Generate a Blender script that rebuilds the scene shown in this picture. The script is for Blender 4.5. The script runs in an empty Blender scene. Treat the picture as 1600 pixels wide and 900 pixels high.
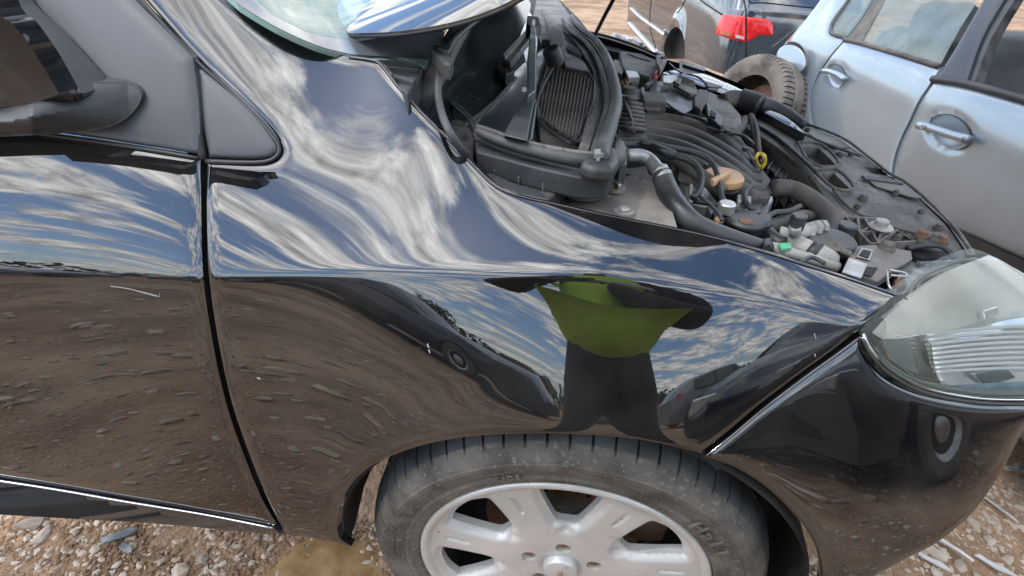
import bpy, bmesh, math, random
import numpy as np
from mathutils import Vector, Matrix, noise
from mathutils.geometry import delaunay_2d_cdt
random.seed(7); RNG = np.random.RandomState(7)
R = math.radians
sc = bpy.context.scene
COL = sc.collection
# ------------------------------------------------------------------ camera
F = 800.0; PITCH = R(34.5); YAW = R(7); ROLL = R(1.5)
fwd = np.array([-math.sin(YAW)*math.cos(PITCH), math.cos(YAW)*math.cos(PITCH), -math.sin(PITCH)])
_r0 = np.array([math.cos(YAW), math.sin(YAW), 0.0]); _u0 = np.cross(_r0, fwd)
right = _r0*math.cos(ROLL)+_u0*math.sin(ROLL); up = -_r0*math.sin(ROLL)+_u0*math.cos(ROLL)
CAM = np.array([-0.03704, -0.4173, 1.14846])
cd = bpy.data.cameras.new('camera'); cam = bpy.data.objects.new('camera', cd); COL.objects.link(cam)
cd.lens = 18; cd.sensor_width = 36; cd.clip_start = .01; cd.clip_end = 1500
M = Matrix(((right[0], up[0], -fwd[0], CAM[0]), (right[1], up[1], -fwd[1], CAM[1]), (right[2], up[2], -fwd[2], CAM[2]), (0, 0, 0, 1)))
cam.matrix_world = M
sc.camera = cam
sc.view_settings.view_transform = 'Standard'; sc.view_settings.look = 'None'
sc.view_settings.exposure = -0.75; sc.view_settings.gamma = 1
sc.render.resolution_x = 1024; sc.render.resolution_y = 576
# ------------------------------------------------------------------ world and sun
SUN_EL = R(58); SUN_AZ = R(250)      # azimuth measured from +Y towards +X
w = bpy.data.worlds.new('World'); sc.world = w; w.use_nodes = True
nt = w.node_tree; N = nt.nodes; L = nt.links
for n in list(N): N.remove(n)
def nd(t, **k):
    n = N.new(t)
    for a, b in k.items(): setattr(n, a, b)
    return n
out = nd('ShaderNodeOutputWorld'); bg = nd('ShaderNodeBackground'); bg.inputs[1].default_value = .15
sky = nd('ShaderNodeTexSky', sky_type='NISHITA', sun_disc=False); sky.sun_elevation = SUN_EL; sky.sun_rotation = SUN_AZ
tc = nd('ShaderNodeTexCoord'); sep = nd('ShaderNodeSeparateXYZ'); L.new(tc.outputs['Generated'], sep.inputs[0])
def math_(op, a, b=None, c=None, clamp=False):
    m = nd('ShaderNodeMath', operation=op, use_clamp=clamp)
    for i, v in enumerate((a, b, c)):
        if v is None: continue
        if isinstance(v, (int, float)): m.inputs[i].default_value = v
        else: L.new(v, m.inputs[i])
    return m.outputs[0]
zz = math_('ADD', math_('MAXIMUM', sep.outputs[2], 0.0), .22)
cmb = nd('ShaderNodeCombineXYZ'); L.new(math_('DIVIDE', sep.outputs[0], zz), cmb.inputs[0]); L.new(math_('DIVIDE', sep.outputs[1], zz), cmb.inputs[1])
mp = nd('ShaderNodeMapping'); mp.inputs['Scale'].default_value = (.8, 1.35, 1); mp.inputs['Rotation'].default_value = (0, 0, R(25)); mp.inputs['Location'].default_value = (6.37, 2.9, 0)
L.new(cmb.outputs[0], mp.inputs[0])
n1 = nd('ShaderNodeTexNoise'); n1.inputs['Scale'].default_value = 3.3; n1.inputs['Detail'].default_value = 9; n1.inputs['Roughness'].default_value = .58; n1.inputs['Distortion'].default_value = .35
L.new(mp.outputs[0], n1.inputs[0])
n2 = nd('ShaderNodeTexNoise'); n2.inputs['Scale'].default_value = 11.0; n2.inputs['Detail'].default_value = 8; n2.inputs['Roughness'].default_value = .65
L.new(mp.outputs[0], n2.inputs[0])
r1 = nd('ShaderNodeMapRange'); r1.inputs[1].default_value = .43; r1.inputs[2].default_value = .58; n4 = nd('ShaderNodeTexNoise'); n4.inputs['Scale'].default_value = 13; n4.inputs['Detail'].default_value = 7; n4.inputs['Roughness'].default_value = .6; n4.inputs['Distortion'].default_value = .6
L.new(mp.outputs[0], n4.inputs[0])
L.new(math_('ADD', n1.outputs[0], math_('MULTIPLY_ADD', n4.outputs[0], .18, -.09)), r1.inputs[0]); r1.interpolation_type = 'SMOOTHSTEP'
r2 = nd('ShaderNodeMapRange'); r2.inputs[1].default_value = .35; r2.inputs[2].default_value = .7; r2.inputs[3].default_value = 15; r2.inputs[4].default_value = 54; L.new(n2.outputs[0], r2.inputs[0])
cc = nd('ShaderNodeCombineXYZ')
L.new(r2.outputs[0], cc.inputs[0]); L.new(math_('MULTIPLY', r2.outputs[0], 1.0), cc.inputs[1]); L.new(math_('MULTIPLY_ADD', r2.outputs[0], .97, .8), cc.inputs[2])
sv = (math.sin(SUN_AZ)*math.cos(SUN_EL), math.cos(SUN_AZ)*math.cos(SUN_EL), math.sin(SUN_EL))
vm = nd('ShaderNodeVectorMath', operation='DOT_PRODUCT'); L.new(tc.outputs['Generated'], vm.inputs[0]); vm.inputs[1].default_value = sv
r3 = nd('ShaderNodeMapRange', interpolation_type='SMOOTHSTEP'); r3.inputs[1].default_value = .6; r3.inputs[2].default_value = 1.0; r3.inputs[3].default_value = 1.0; r3.inputs[4].default_value = 1.7; L.new(vm.outputs['Value'], r3.inputs[0])   # cloud brightens round the veiled sun
vs_ = nd('ShaderNodeVectorMath', operation='SCALE'); L.new(cc.outputs[0], vs_.inputs[0]); L.new(r3.outputs[0], vs_.inputs['Scale'])
mx = nd('ShaderNodeMixRGB'); L.new(r1.outputs[0], mx.inputs[0]); vs2 = nd('ShaderNodeVectorMath', operation='MULTIPLY_ADD'); L.new(sky.outputs[0], vs2.inputs[0]); vs2.inputs[1].default_value = (2.8, 3.2, 3.8); vs2.inputs[2].default_value = (1.5, 2.6, 4.0); L.new(vs2.outputs[0], mx.inputs[1]); L.new(vs_.outputs[0], mx.inputs[2])
L.new(mx.outputs[0], bg.inputs[0]); L.new(bg.outputs[0], out.inputs[0])
sd = bpy.data.lights.new('sun', 'SUN'); sd.energy = 2.0; sd.angle = R(1.4); sd.color = (1, .95, .88)
so = bpy.data.objects.new('sun', sd); COL.objects.link(so)
sdir = Vector((math.sin(SUN_AZ)*math.cos(SUN_EL), math.cos(SUN_AZ)*math.cos(SUN_EL), math.sin(SUN_EL)))
so.rotation_euler = sdir.to_track_quat('Z', 'Y').to_euler(); so.location = (0, 0, 30)
# ------------------------------------------------------------------ materials
def mat(name, col, col2=None, rough=.5, metal=0., ior=1.5, scale=8., bump=0., bscale=60., coat=0., rvar=0., spec=None, speck=None, alpha=None, trans=0., lo=.4, hi=.62, aniso=None, detail=6, bdetail=4, emit=None, speck_s=140., speck_t=.66):
    m = bpy.data.materials.new(name); m.use_nodes = True; t = m.node_tree; b = t.nodes['Principled BSDF']
    b.inputs['Base Color'].default_value = (*col, 1); b.inputs['Roughness'].default_value = rough; b.inputs['Metallic'].default_value = metal
    b.inputs['IOR'].default_value = ior; b.inputs['Coat Weight'].default_value = coat; b.inputs['Coat Roughness'].default_value = .03
    b.inputs['Transmission Weight'].default_value = trans
    if alpha is not None: b.inputs['Alpha'].default_value = alpha
    co = t.nodes.new('ShaderNodeTexCoord')
    src = co.outputs['Object']
    if aniso:
        mpn = t.nodes.new('ShaderNodeMapping'); mpn.inputs['Scale'].default_value = aniso; t.links.new(src, mpn.inputs[0]); src = mpn.outputs[0]
    if col2 is not None:
        n = t.nodes.new('ShaderNodeTexNoise'); n.inputs['Scale'].default_value = scale; n.inputs['Detail'].default_value = detail; n.inputs['Roughness'].default_value = .62
        t.links.new(src, n.inputs[0])
        mr = t.nodes.new('ShaderNodeMapRange'); mr.inputs[1].default_value = lo; mr.inputs[2].default_value = hi; t.links.new(n.outputs[0], mr.inputs[0])
        mi = t.nodes.new('ShaderNodeMixRGB'); mi.inputs[1].default_value = (*col, 1); mi.inputs[2].default_value = (*col2, 1)
        t.links.new(mr.outputs[0], mi.inputs[0]); last = mi.outputs[0]
        if rvar:
            rr = t.nodes.new('ShaderNodeMapRange'); rr.inputs[3].default_value = rough; rr.inputs[4].default_value = rough+rvar; t.links.new(mr.outputs[0], rr.inputs[0]); t.links.new(rr.outputs[0], b.inputs['Roughness'])
        if speck:
            n3 = t.nodes.new('ShaderNodeTexNoise'); n3.inputs['Scale'].default_value = speck_s; n3.inputs['Detail'].default_value = 3; t.links.new(co.outputs['Object'], n3.inputs[0])
            m3 = t.nodes.new('ShaderNodeMapRange'); m3.inputs[1].default_value = speck_t; m3.inputs[2].default_value = speck_t+.05; t.links.new(n3.outputs[0], m3.inputs[0])
            mi3 = t.nodes.new('ShaderNodeMixRGB'); mi3.inputs[2].default_value = (*speck, 1); t.links.new(m3.outputs[0], mi3.inputs[0]); t.links.new(last, mi3.inputs[1]); last = mi3.outputs[0]
        t.links.new(last, b.inputs['Base Color'])
    if bump:
        nb = t.nodes.new('ShaderNodeTexNoise'); nb.inputs['Scale'].default_value = bscale; nb.inputs['Detail'].default_value = bdetail; t.links.new(src, nb.inputs[0])
        bp = t.nodes.new('ShaderNodeBump'); bp.inputs['Strength'].default_value = 1; bp.inputs['Distance'].default_value = bump; t.links.new(nb.outputs[0], bp.inputs['Height']); t.links.new(bp.outputs[0], b.inputs['Normal'])
    return m
PAINT = mat('black_paint', (.005, .005, .006), (.020, .0185, .017), rough=.018, ior=1.95, scale=5, speck=(.10, .095, .09), speck_s=420, speck_t=.74, bump=.00006, bscale=9, bdetail=2)
PLAST = mat('black_plastic', (.022, .024, .027), (.05, .051, .053), rough=.42, scale=9, rvar=.2, bump=.0003, bscale=400)
SAIL = mat('grey_trim_plastic', (.052, .056, .063), (.068, .072, .079), rough=.42, scale=5, bump=.00012, bscale=1500, ior=1.6)
DUSTY = mat('dusty_plastic', (.042, .040, .037), (.14, .125, .105), rough=.6, scale=7, rvar=.25, bump=.0006, bscale=150, speck=(.2, .18, .15), speck_s=260, speck_t=.68)
DUST2 = mat('dusty_grey_plastic', (.072, .067, .061), (.19, .172, .15), rough=.65, scale=10, bump=.0005, bscale=120, speck=(.035, .03, .028), speck_s=90, speck_t=.62)
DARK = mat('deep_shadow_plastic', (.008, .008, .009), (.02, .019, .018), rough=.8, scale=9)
RUBBER = mat('seal_rubber', (.028, .029, .031), (.085, .084, .082), rough=.5, scale=11, rvar=.15, bump=.0006, bscale=70)
HOSE = mat('hose_rubber', (.018, .019, .021), (.05, .05, .05), rough=.36, scale=14, rvar=.2, bump=.0003, bscale=200)
TYRE = mat('tyre_rubber', (.058, .051, .044), (.15, .132, .112), rough=.7, scale=17, bump=.0006, bscale=220, speck=(.15, .148, .14), speck_s=150, speck_t=.60, lo=.38, hi=.66)
TREAD = mat('tread_rubber', (.035, .038, .043), (.075, .078, .084), rough=.6, scale=14, bump=.0004, bscale=160)
OLDTY = mat('muddy_tyre_rubber', (.07, .064, .058), (.19, .165, .14), rough=.85, scale=8, bump=.0015, bscale=60)
ALLOY = mat('alloy_silver', (.45, .445, .43), (.57, .56, .54), rough=.34, metal=.25, scale=6, speck=(.30, .25, .19), speck_s=60, speck_t=.7, coat=.3)
GRIME = mat('alloy_grime', (.48, .44, .37), (.6, .58, .53), rough=.5, metal=.15, scale=14)
RUST = mat('rusty_iron', (.12, .055, .03), (.2, .12, .08), rough=.75, scale=22, bump=.0006, bscale=200)
STEEL = mat('dull_steel', (.38, .37, .36), (.52, .51, .49), rough=.38, metal=.8, scale=20)
ALU = mat('cast_aluminium', (.28, .28, .275), (.45, .44, .42), rough=.42, metal=.5, scale=25, bump=.0008, bscale=150)
WHITEPL = mat('white_pipe_wrap', (.27, .255, .23), (.42, .40, .37), rough=.5, scale=20, bump=.0008, bscale=60)
STRUT = mat('dusty_painted_steel', (.085, .08, .075), (.22, .195, .165), rough=.5, scale=9, rvar=.2, bump=.0004, bscale=90)
ORANGE = mat('oil_cap_plastic', (.42, .23, .10), (.56, .34, .17), rough=.5, scale=18, bump=.0002, bscale=200)
YELLOW = mat('yellow_plastic', (.62, .42, .03), (.7, .5, .06), rough=.4, scale=20)
REDW = mat('red_tape', (.45, .06, .06), (.5, .1, .1), rough=.5)
GREEN = mat('green_clip', (.08, .4, .2), (.12, .45, .24), rough=.4)
COWL = mat('wiper_cowl_plastic', (.035, .05, .057), (.075, .092, .10), rough=.28, scale=7, rvar=.2)
SILVER = mat('silver_blue_paint', (.265, .32, .365), (.295, .35, .39), rough=.28, metal=.45, scale=2, coat=.55, bump=.00025, bscale=5, bdetail=2, speck=(.3, .27, .22), speck_s=50, speck_t=.76)
AUDI = mat('slate_paint', (.03, .042, .055), (.045, .058, .07), rough=.09, ior=2.2, scale=3, bump=.001, bscale=4, bdetail=2)
CHROME = mat('reflector_chrome', (.9, .9, .9), rough=.12, metal=1)
TRIMCH = mat('bright_trim', (.62, .64, .67), rough=.22, metal=.9)
def glass(name, tint, rough, a, ior=1.5, dirt=None):
    m = bpy.data.materials.new(name); m.use_nodes = True; t = m.node_tree
    for n in list(t.nodes): t.nodes.remove(n)
    o = t.nodes.new('ShaderNodeOutputMaterial'); tr = t.nodes.new('ShaderNodeBsdfTransparent'); tr.inputs[0].default_value = (*tint, 1)
    gl = t.nodes.new('ShaderNodeBsdfPrincipled'); gl.inputs['Base Color'].default_value = (*(dirt or (.02, .02, .02)), 1); gl.inputs['Roughness'].default_value = rough; gl.inputs['IOR'].default_value = ior
    mi = t.nodes.new('ShaderNodeMixShader')
    fr = t.nodes.new('ShaderNodeFresnel'); fr.inputs[0].default_value = ior
    ad = t.nodes.new('ShaderNodeMath'); ad.operation = 'ADD'; ad.use_clamp = True; ad.inputs[1].default_value = a
    t.links.new(fr.outputs[0], ad.inputs[0])
    if dirt:
        c = t.nodes.new('ShaderNodeTexCoord'); nz = t.nodes.new('ShaderNodeTexNoise'); nz.inputs['Scale'].default_value = 6; nz.inputs['Detail'].default_value = 6; t.links.new(c.outputs['Object'], nz.inputs[0])
        mr = t.nodes.new('ShaderNodeMapRange'); mr.inputs[3].default_value = a*.55; mr.inputs[4].default_value = min(a*1.4, .98); mr.inputs[1].default_value = .35; mr.inputs[2].default_value = .65
        t.links.new(nz.outputs[0], mr.inputs[0]); t.links.new(mr.outputs[0], ad.inputs[1])
    t.links.new(ad.outputs[0], mi.inputs[0]); t.links.new(tr.outputs[0], mi.inputs[1]); t.links.new(gl.outputs[0], mi.inputs[2]); t.links.new(mi.outputs[0], o.inputs[0])
    return m
WSCREEN = glass('windscreen_glass', (.62, .72, .68), .03, .42, 1.9, (.22, .34, .30))
DGLASS = glass('dark_glass', (.25, .27, .27), .05, .35, 1.5, (.02, .028, .03))
SGLASS = glass('dusty_side_glass', (.6, .66, .63), .12, .38, 1.6, (.22, .27, .26))
LENS = glass('hazed_lamp_lens', (.97, .98, .97), .05, .05, 1.5, (.42, .46, .42))
HAZE = glass('yellowed_lamp_lens', (.92, .93, .88), .22, .36, 1.5, (.40, .40, .36))
REDL = mat('red_lamp_lens', (.55, .008, .012), (.8, .03, .03), rough=.12, scale=30, ior=1.6, bump=.001, bscale=60)
REDL2 = mat('amber_lamp_lens', (.5, .12, .03), (.3, .06, .03), rough=.15, scale=30)
WLAMP = mat('clear_lamp_lens', (.5, .42, .40), (.6, .55, .5), rough=.15, scale=30)
DIRT = mat('dirt_ground', (.19, .105, .052), (.40, .26, .155), rough=.92, scale=1.7, bump=.02, bscale=45, bdetail=8, speck=(.38, .29, .20), speck_s=110, speck_t=.60, detail=9)
STONE = mat('pale_stone', (.36, .28, .20), (.52, .43, .34), rough=.85, scale=8, bump=.003, bscale=40)
STONE2 = mat('grey_stone', (.22, .17, .13), (.34, .28, .23), rough=.85, scale=8, bump=.003, bscale=40)
SHARD = mat('grey_plastic_scrap', (.06, .062, .066), (.3, .3, .3), rough=.4, scale=14)
WOOD = mat('bleached_splinter', (.5, .46, .42), (.65, .62, .58), rough=.7, scale=12)
MUD = mat('muddy_water', (.20, .115, .045), (.34, .22, .11), rough=.05, scale=14, ior=1.4)
HIVIS = mat('hi_vis_yellow', (.66, .98, .08), (.74, 1., .10), rough=.7, scale=12, bump=.004, bscale=18)
HIGREY = mat('reflective_tape', (.5, .52, .5), rough=.4)
CLOTH = mat('dark_trousers', (.012, .013, .016), (.02, .021, .025), rough=.9, scale=10)
SLEEVE = mat('dark_sleeve', (.05, .042, .04), (.07, .06, .055), rough=.85, scale=10)
SKIN = mat('skin', (.35, .2, .14), (.42, .25, .18), rough=.5, scale=20)
LEAF = mat('leaf_green', (.04, .06, .025), (.07, .09, .04), rough=.8, scale=2)
BARK = mat('bark', (.1, .08, .06), (.16, .13, .1), rough=.9)
CARDK = mat('dark_grey_car_paint', (.03, .033, .038), rough=.15, ior=1.8)
CARGR = mat('grey_car_paint', (.16, .17, .18), rough=.2, metal=.3, coat=.5)
CARBL = mat('blue_black_car_paint', (.02, .03, .045), rough=.15, ior=1.8)
INTER = mat('car_interior', (.05, .05, .055), (.09, .09, .095), rough=.8)
SEATM = mat('grey_seat_cloth', (.16, .17, .17), (.22, .23, .23), rough=.9)
# ------------------------------------------------------------------ object helpers
def tag(o, label=None, cat=None, group=None, kind=None):
    if label: o['label'] = label
    if cat: o['category'] = cat
    if group: o['group'] = group
    if kind: o['kind'] = kind
    return o
def empty(name, loc, label, cat, group=None, rz=0):
    o = bpy.data.objects.new(name, None); COL.objects.link(o); o.location = loc; o.rotation_euler = (0, 0, rz); o.empty_display_size = .1
    return tag(o, label, cat, group)
def link(name, me, m, parent=None, smooth=False):
    if m is not None: me.materials.append(m)
    o = bpy.data.objects.new(name, me); COL.objects.link(o)
    if parent is not None:
        o.parent = parent
        bpy_mw(o, parent)
    if smooth:
        me.polygons.foreach_set('use_smooth', [True]*len(me.polygons))
    return o
def world_mat(o):
    m = o.matrix_basis.copy() if hasattr(o, 'matrix_basis') else Matrix()
    if o.parent: return world_mat(o.parent) @ o.matrix_parent_inverse @ m
    return m
LOCAL = [False]
def bpy_mw(o, parent):
    # meshes are authored in world coordinates; keep them there (unless authoring locally)
    if not LOCAL[0]: o.matrix_parent_inverse = world_mat(parent).inverted()
def fin(name, bm, m, parent=None, smooth=False, bev=0., seg=2):
    me = bpy.data.meshes.new(name); bmesh.ops.recalc_face_normals(bm, faces=bm.faces[:]); bm.to_mesh(me); bm.free()
    o = link(name, me, m, parent, smooth)
    if bev:
        b = o.modifiers.new('bevel', 'BEVEL'); b.width = bev; b.segments = seg; b.limit_method = 'ANGLE'; b.angle_limit = R(35); b.harden_normals = True
        me.polygons.foreach_set('use_smooth', [True]*len(me.polygons))
    return o
def ray(px, py):
    px = np.asarray(px, float)[..., None]; py = np.asarray(py, float)[..., None]
    return fwd+right*((px-800)/F)+up*((450-py)/F)
def uy(px, py, Y): d = ray(px, py); return CAM+d*((np.asarray(Y)-CAM[1])/d[..., 1])[..., None]
ENG = [False]
def depth_k(px): return np.interp(px, [700, 900, 1400, 1550], [1.03, 1.05, 1.25, 1.28]) if ENG[0] else np.ones_like(np.asarray(px, float))   # the bay drops towards the nose
def uz(px, py, Z): d = ray(px, py); return CAM+d*((np.asarray(Z)-CAM[2])/d[..., 2]*depth_k(px))[..., None]
def ux(px, py, X): d = ray(px, py); return CAM+d*((np.asarray(X)-CAM[0])/d[..., 0])[..., None]
def PY(Y): return lambda a, b: uy(a, b, Y)
def PZ(Z): return lambda a, b: uz(a, b, Z)
def PL(p, n):
    p = np.array(p); n = np.array(n)
    def f(a, b):
        d = ray(a, b); t = ((p-CAM)@n)/(d@n); return CAM+d*t[..., None]
    return f
def P3(a, b, c):   # plane through three points
    a, b, c = map(np.array, (a, b, c)); return PL(a, np.cross(b-a, c-a))
def IMP(g, t0=.25, t1=3., n=90):
    def f(a, b):
        d = ray(a, b); sh = d.shape[:-1]; d = d.reshape(-1, 3); pa = np.asarray(a, float).reshape(-1); pb = np.asarray(b, float).reshape(-1)
        ts = np.linspace(t0, t1, n)
        V = np.stack([g(CAM+d*t, pa, pb) for t in ts])
        neg = V < 0; ch = neg[:-1] & ~neg[1:]
        has = ch.any(0); i = np.where(has, ch.argmax(0), np.clip(np.abs(V).argmin(0), 0, n-2))
        lo = ts[i]; hi = ts[i+1]
        for _ in range(30):
            mid = (lo+hi)/2; v = g(CAM+d*mid[:, None], pa, pb) < 0
            lo = np.where(has & v, mid, lo); hi = np.where(has & ~v, mid, hi)
        t = np.where(has, (lo+hi)/2, ts[np.abs(V).argmin(0)])
        return (CAM+d*t[:, None]).reshape(sh+(3,))
    return f
def cat(pts, n=8):
    p = np.array(pts, float); q = np.vstack([2*p[0]-p[1], p, 2*p[-1]-p[-2]]); o = []
    for i in range(1, len(q)-2):
        for k in range(n):
            t = k/n; a, b, c, d = q[i-1], q[i], q[i+1], q[i+2]
            o.append(.5*((2*b)+(-a+c)*t+(2*a-5*b+4*c-d)*t*t+(-a+3*b-3*c+d)*t**3))
    o.append(p[-1]); return np.array(o)
def outl(*segs):   # each seg a list of points (smoothed when it has 3 or more), joined corner to corner
    o = []
    for s in segs:
        s = cat(s, 8) if len(s) > 2 else np.array(s, float)
        for p in s:
            if not o or np.hypot(*(o[-1]-p)) > 1e-6: o.append(np.array(p))
    if np.hypot(*(o[0]-o[-1])) < 1e-6: o.pop()
    return np.array(o)
def poly(*pts): return np.array(pts, float)
def resamp(p, sp):
    o = []
    for i in range(len(p)):
        a, b = p[i], p[(i+1) % len(p)]; n = max(1, int(np.hypot(*(b-a))/sp))
        for k in range(n): o.append(a+(b-a)*k/n)
    return np.array(o)
def inside(pts, p):
    x, y = pts[:, 0], pts[:, 1]; r = np.zeros(len(pts), bool); j = len(p)-1
    for i in range(len(p)):
        c = ((p[i, 1] > y) != (p[j, 1] > y))
        if c.any():
            xi = (p[j, 0]-p[i, 0])*(y-p[i, 1])/(p[j, 1]-p[i, 1]+1e-12)+p[i, 0]; r ^= c & (x < xi)
        j = i
    return r
def dist(pts, p):
    d = np.full(len(pts), 1e9)
    for i in range(len(p)):
        a = p[i]; b = p[(i+1) % len(p)]; ab = b-a; t = np.clip(((pts-a)@ab)/(ab@ab+1e-12), 0, 1)
        d = np.minimum(d, np.hypot(*(pts-a-t[:, None]*ab).T))
    return d
def surf(name, o, fn, m, parent=None, sp=8, wall=(0, .012, 0), holes=(), rnd=None, facing=None, wallmat=None):
    """one smooth sheet cut to the outline o in the (u,v) domain of fn, with a folded edge"""
    o = resamp(np.asarray(o, float), sp); H = [resamp(np.asarray(h, float), sp) for h in holes]
    lo = o.min(0); hi = o.max(0); gx, gy = np.meshgrid(np.arange(lo[0], hi[0], sp), np.arange(lo[1], hi[1], sp*.87)); gx = gx+(np.arange(gx.shape[0])[:, None] % 2)*sp*.5
    g = np.stack([gx.ravel(), gy.ravel()], 1); g = g[inside(g, o)]
    if len(g): g = g[dist(g, o) > sp*.45]
    for h in H:
        if len(g): g = g[~inside(g, h)]
        if len(g): g = g[dist(g, h) > sp*.45]
    if rnd:
        ex = []
        fo = resamp(o, max(rnd[0], sp*.35))
        tn = np.roll(fo, -1, 0)-np.roll(fo, 1, 0); tn /= np.linalg.norm(tn, axis=1)[:, None]+1e-9; nv = np.stack([-tn[:, 1], tn[:, 0]], 1)
        if not inside(fo+nv*.3, o).mean() > .5: nv = -nv
        for q in (.45, 1.1, 2.0):
            e_ = fo+nv*q*rnd[0]; e_ = e_[inside(e_, o)]; 
            if len(e_): ex.append(e_[dist(e_, o) > q*rnd[0]*.85])
        if len(g): g = g[dist(g, o) > 2.6*rnd[0]]
        g = np.vstack([g]+ex)
        if H:
            for h in H: g = g[~inside(g, h)]
    pts = [o]+H; edges = []; k = 0
    for q in pts:
        n = len(q); edges += [(k+i, k+(i+1) % n) for i in range(n)]; k += n
    allp = np.vstack(pts+[g]) if len(g) else np.vstack(pts)
    c = allp.mean(0); s = np.abs(allp-c).max()
    vs, es, fs, *_ = delaunay_2d_cdt([Vector(((p-c)/s).tolist()) for p in allp], edges, [], 0, 1e-7)
    uv = np.array([list(v) for v in vs])*s+c
    fc = [f for f in fs if len(f) == 3]; cen = np.array([uv[list(f)].mean(0) for f in fc])
    keep = inside(cen, o)
    for h in H: keep &= ~inside(cen, h)
    fc = [f for f, kk in zip(fc, keep) if kk]
    def ev(q):
        P = fn(q[:, 0], q[:, 1])
        if rnd:
            d = dist(q, o)
            for h in H: d = np.minimum(d, dist(q, h))
            d = np.where(inside(q, o), d, -np.minimum(d, rnd[0]))
            e = np.exp(-d/rnd[0])*rnd[1]; P = P+np.array(rnd[2] if len(rnd) > 2 else (0, 1, 0))[None]*e[:, None]
        return P
    P = ev(uv); e = sp*.05
    du = ev(uv+[e, 0])-ev(uv-[e, 0]); dv = ev(uv+[0, e])-ev(uv-[0, e]); Nn = np.cross(du, dv); Nn /= np.linalg.norm(Nn, axis=1)[:, None]+1e-12
    ref = (CAM-P) if facing is None else np.tile(np.array(facing, float), (len(P), 1))
    flip = (Nn*ref).sum(1).mean() < 0
    if flip: Nn = -Nn
    V = P.tolist(); Fc = []
    for f in fc:
        a, b, c_ = P[f[0]], P[f[1]], P[f[2]]; nn = np.cross(b-a, c_-a)
        Fc.append(list(f) if nn@Nn[f[0]] > 0 else [f[0], f[2], f[1]])
    nface = len(Fc); LN = [Nn[i] for f in Fc for i in f]
    if wall is not None:
        wv = np.array(wall, float)
        for q in pts:
            Q = ev(q); n = len(q); b = len(V); V += Q.tolist()+(Q+wv).tolist()
            for i in range(n):
                j = (i+1) % n; Fc.append([b+i, b+j, b+n+j, b+n+i]); nn = np.cross(Q[j]-Q[i], wv); nn /= np.linalg.norm(nn)+1e-12
                LN += [nn]*4
    me = bpy.data.meshes.new(name); me.from_pydata(V, [], Fc); me.polygons.foreach_set('use_smooth', [True]*len(Fc))
    if len(LN) == len(me.loops): me.normals_split_custom_set([Vector(x.tolist()) for x in LN])
    return link(name, me, m, parent)
def slab(name, o, z, h, m, parent=None, bev=.003, holes=()):
    """a solid plate whose outline is laid out on a level z (or one z per corner), h thick"""
    o = np.asarray(o, float); z = np.full(len(o), z) if np.isscalar(z) else np.asarray(z); P = uz(o[:, 0], o[:, 1], z)
    return solid(name, P, (0, 0, -h), m, parent, bev)
def solid(name, P, vec, m, parent=None, bev=.003):
    bm = bmesh.new(); a = [bm.verts.new(p) for p in np.asarray(P).tolist()]; b = [bm.verts.new((np.asarray(p)+vec).tolist()) for p in P]; n = len(a)
    bm.faces.new(a); bm.faces.new(b[::-1])
    for i in range(n): bm.faces.new((a[i], b[i], b[(i+1) % n], a[(i+1) % n]))
    bmesh.ops.triangulate(bm, faces=[f for f in bm.faces if len(f.verts) > 4], quad_method='BEAUTY', ngon_method='EAR_CLIP')
    bmesh.ops.dissolve_limit(bm, angle_limit=R(1), verts=bm.verts[:], edges=bm.edges[:])
    return fin(name, bm, m, parent, bev=bev)
def tube_mesh(bm, P, rad, n=12, flat=1., cap=True):
    P = [Vector(p) for p in P]; rad = rad if hasattr(rad, '__len__') else [rad]*len(P)
    T = [(P[min(i+1, len(P)-1)]-P[max(i-1, 0)]).normalized() for i in range(len(P))]
    u = T[0].orthogonal().normalized()
    if abs(T[0].z) < .9: u = T[0].cross(Vector((0, 0, 1))).normalized()
    rings = []
    for i, p in enumerate(P):
        u = (u-T[i]*u.dot(T[i])).normalized(); v = T[i].cross(u)
        rings.append([bm.verts.new(p+(u*math.cos(2*math.pi*k/n)+v*math.sin(2*math.pi*k/n)*flat)*rad[i]) for k in range(n)])
    for i in range(len(P)-1):
        for k in range(n): bm.faces.new((rings[i][k], rings[i][(k+1) % n], rings[i+1][(k+1) % n], rings[i+1][k]))
    if cap: bm.faces.new(rings[0]); bm.faces.new(rings[-1][::-1])
def pipe(name, pts, r, m, parent=None, n=12, flat=1., sub=6, world=False):
    """pts: (px,py,z) triples (or world points); r radius or radii"""
    p = np.array(pts, float)
    if not world: p = uz(p[:, 0], p[:, 1], p[:, 2])
    rr = np.array(r if hasattr(r, '__len__') else [r]*len(p), float)[:, None]*(1 if world else depth_k(np.array(pts, float)[:, 0])[:, None])
    q = cat(np.hstack([p, rr]), sub) if len(p) > 2 else np.hstack([p, rr])
    bm = bmesh.new(); tube_mesh(bm, q[:, :3].tolist(), q[:, 3].tolist(), n, flat)
    return fin(name, bm, m, parent, smooth=True)
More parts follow.
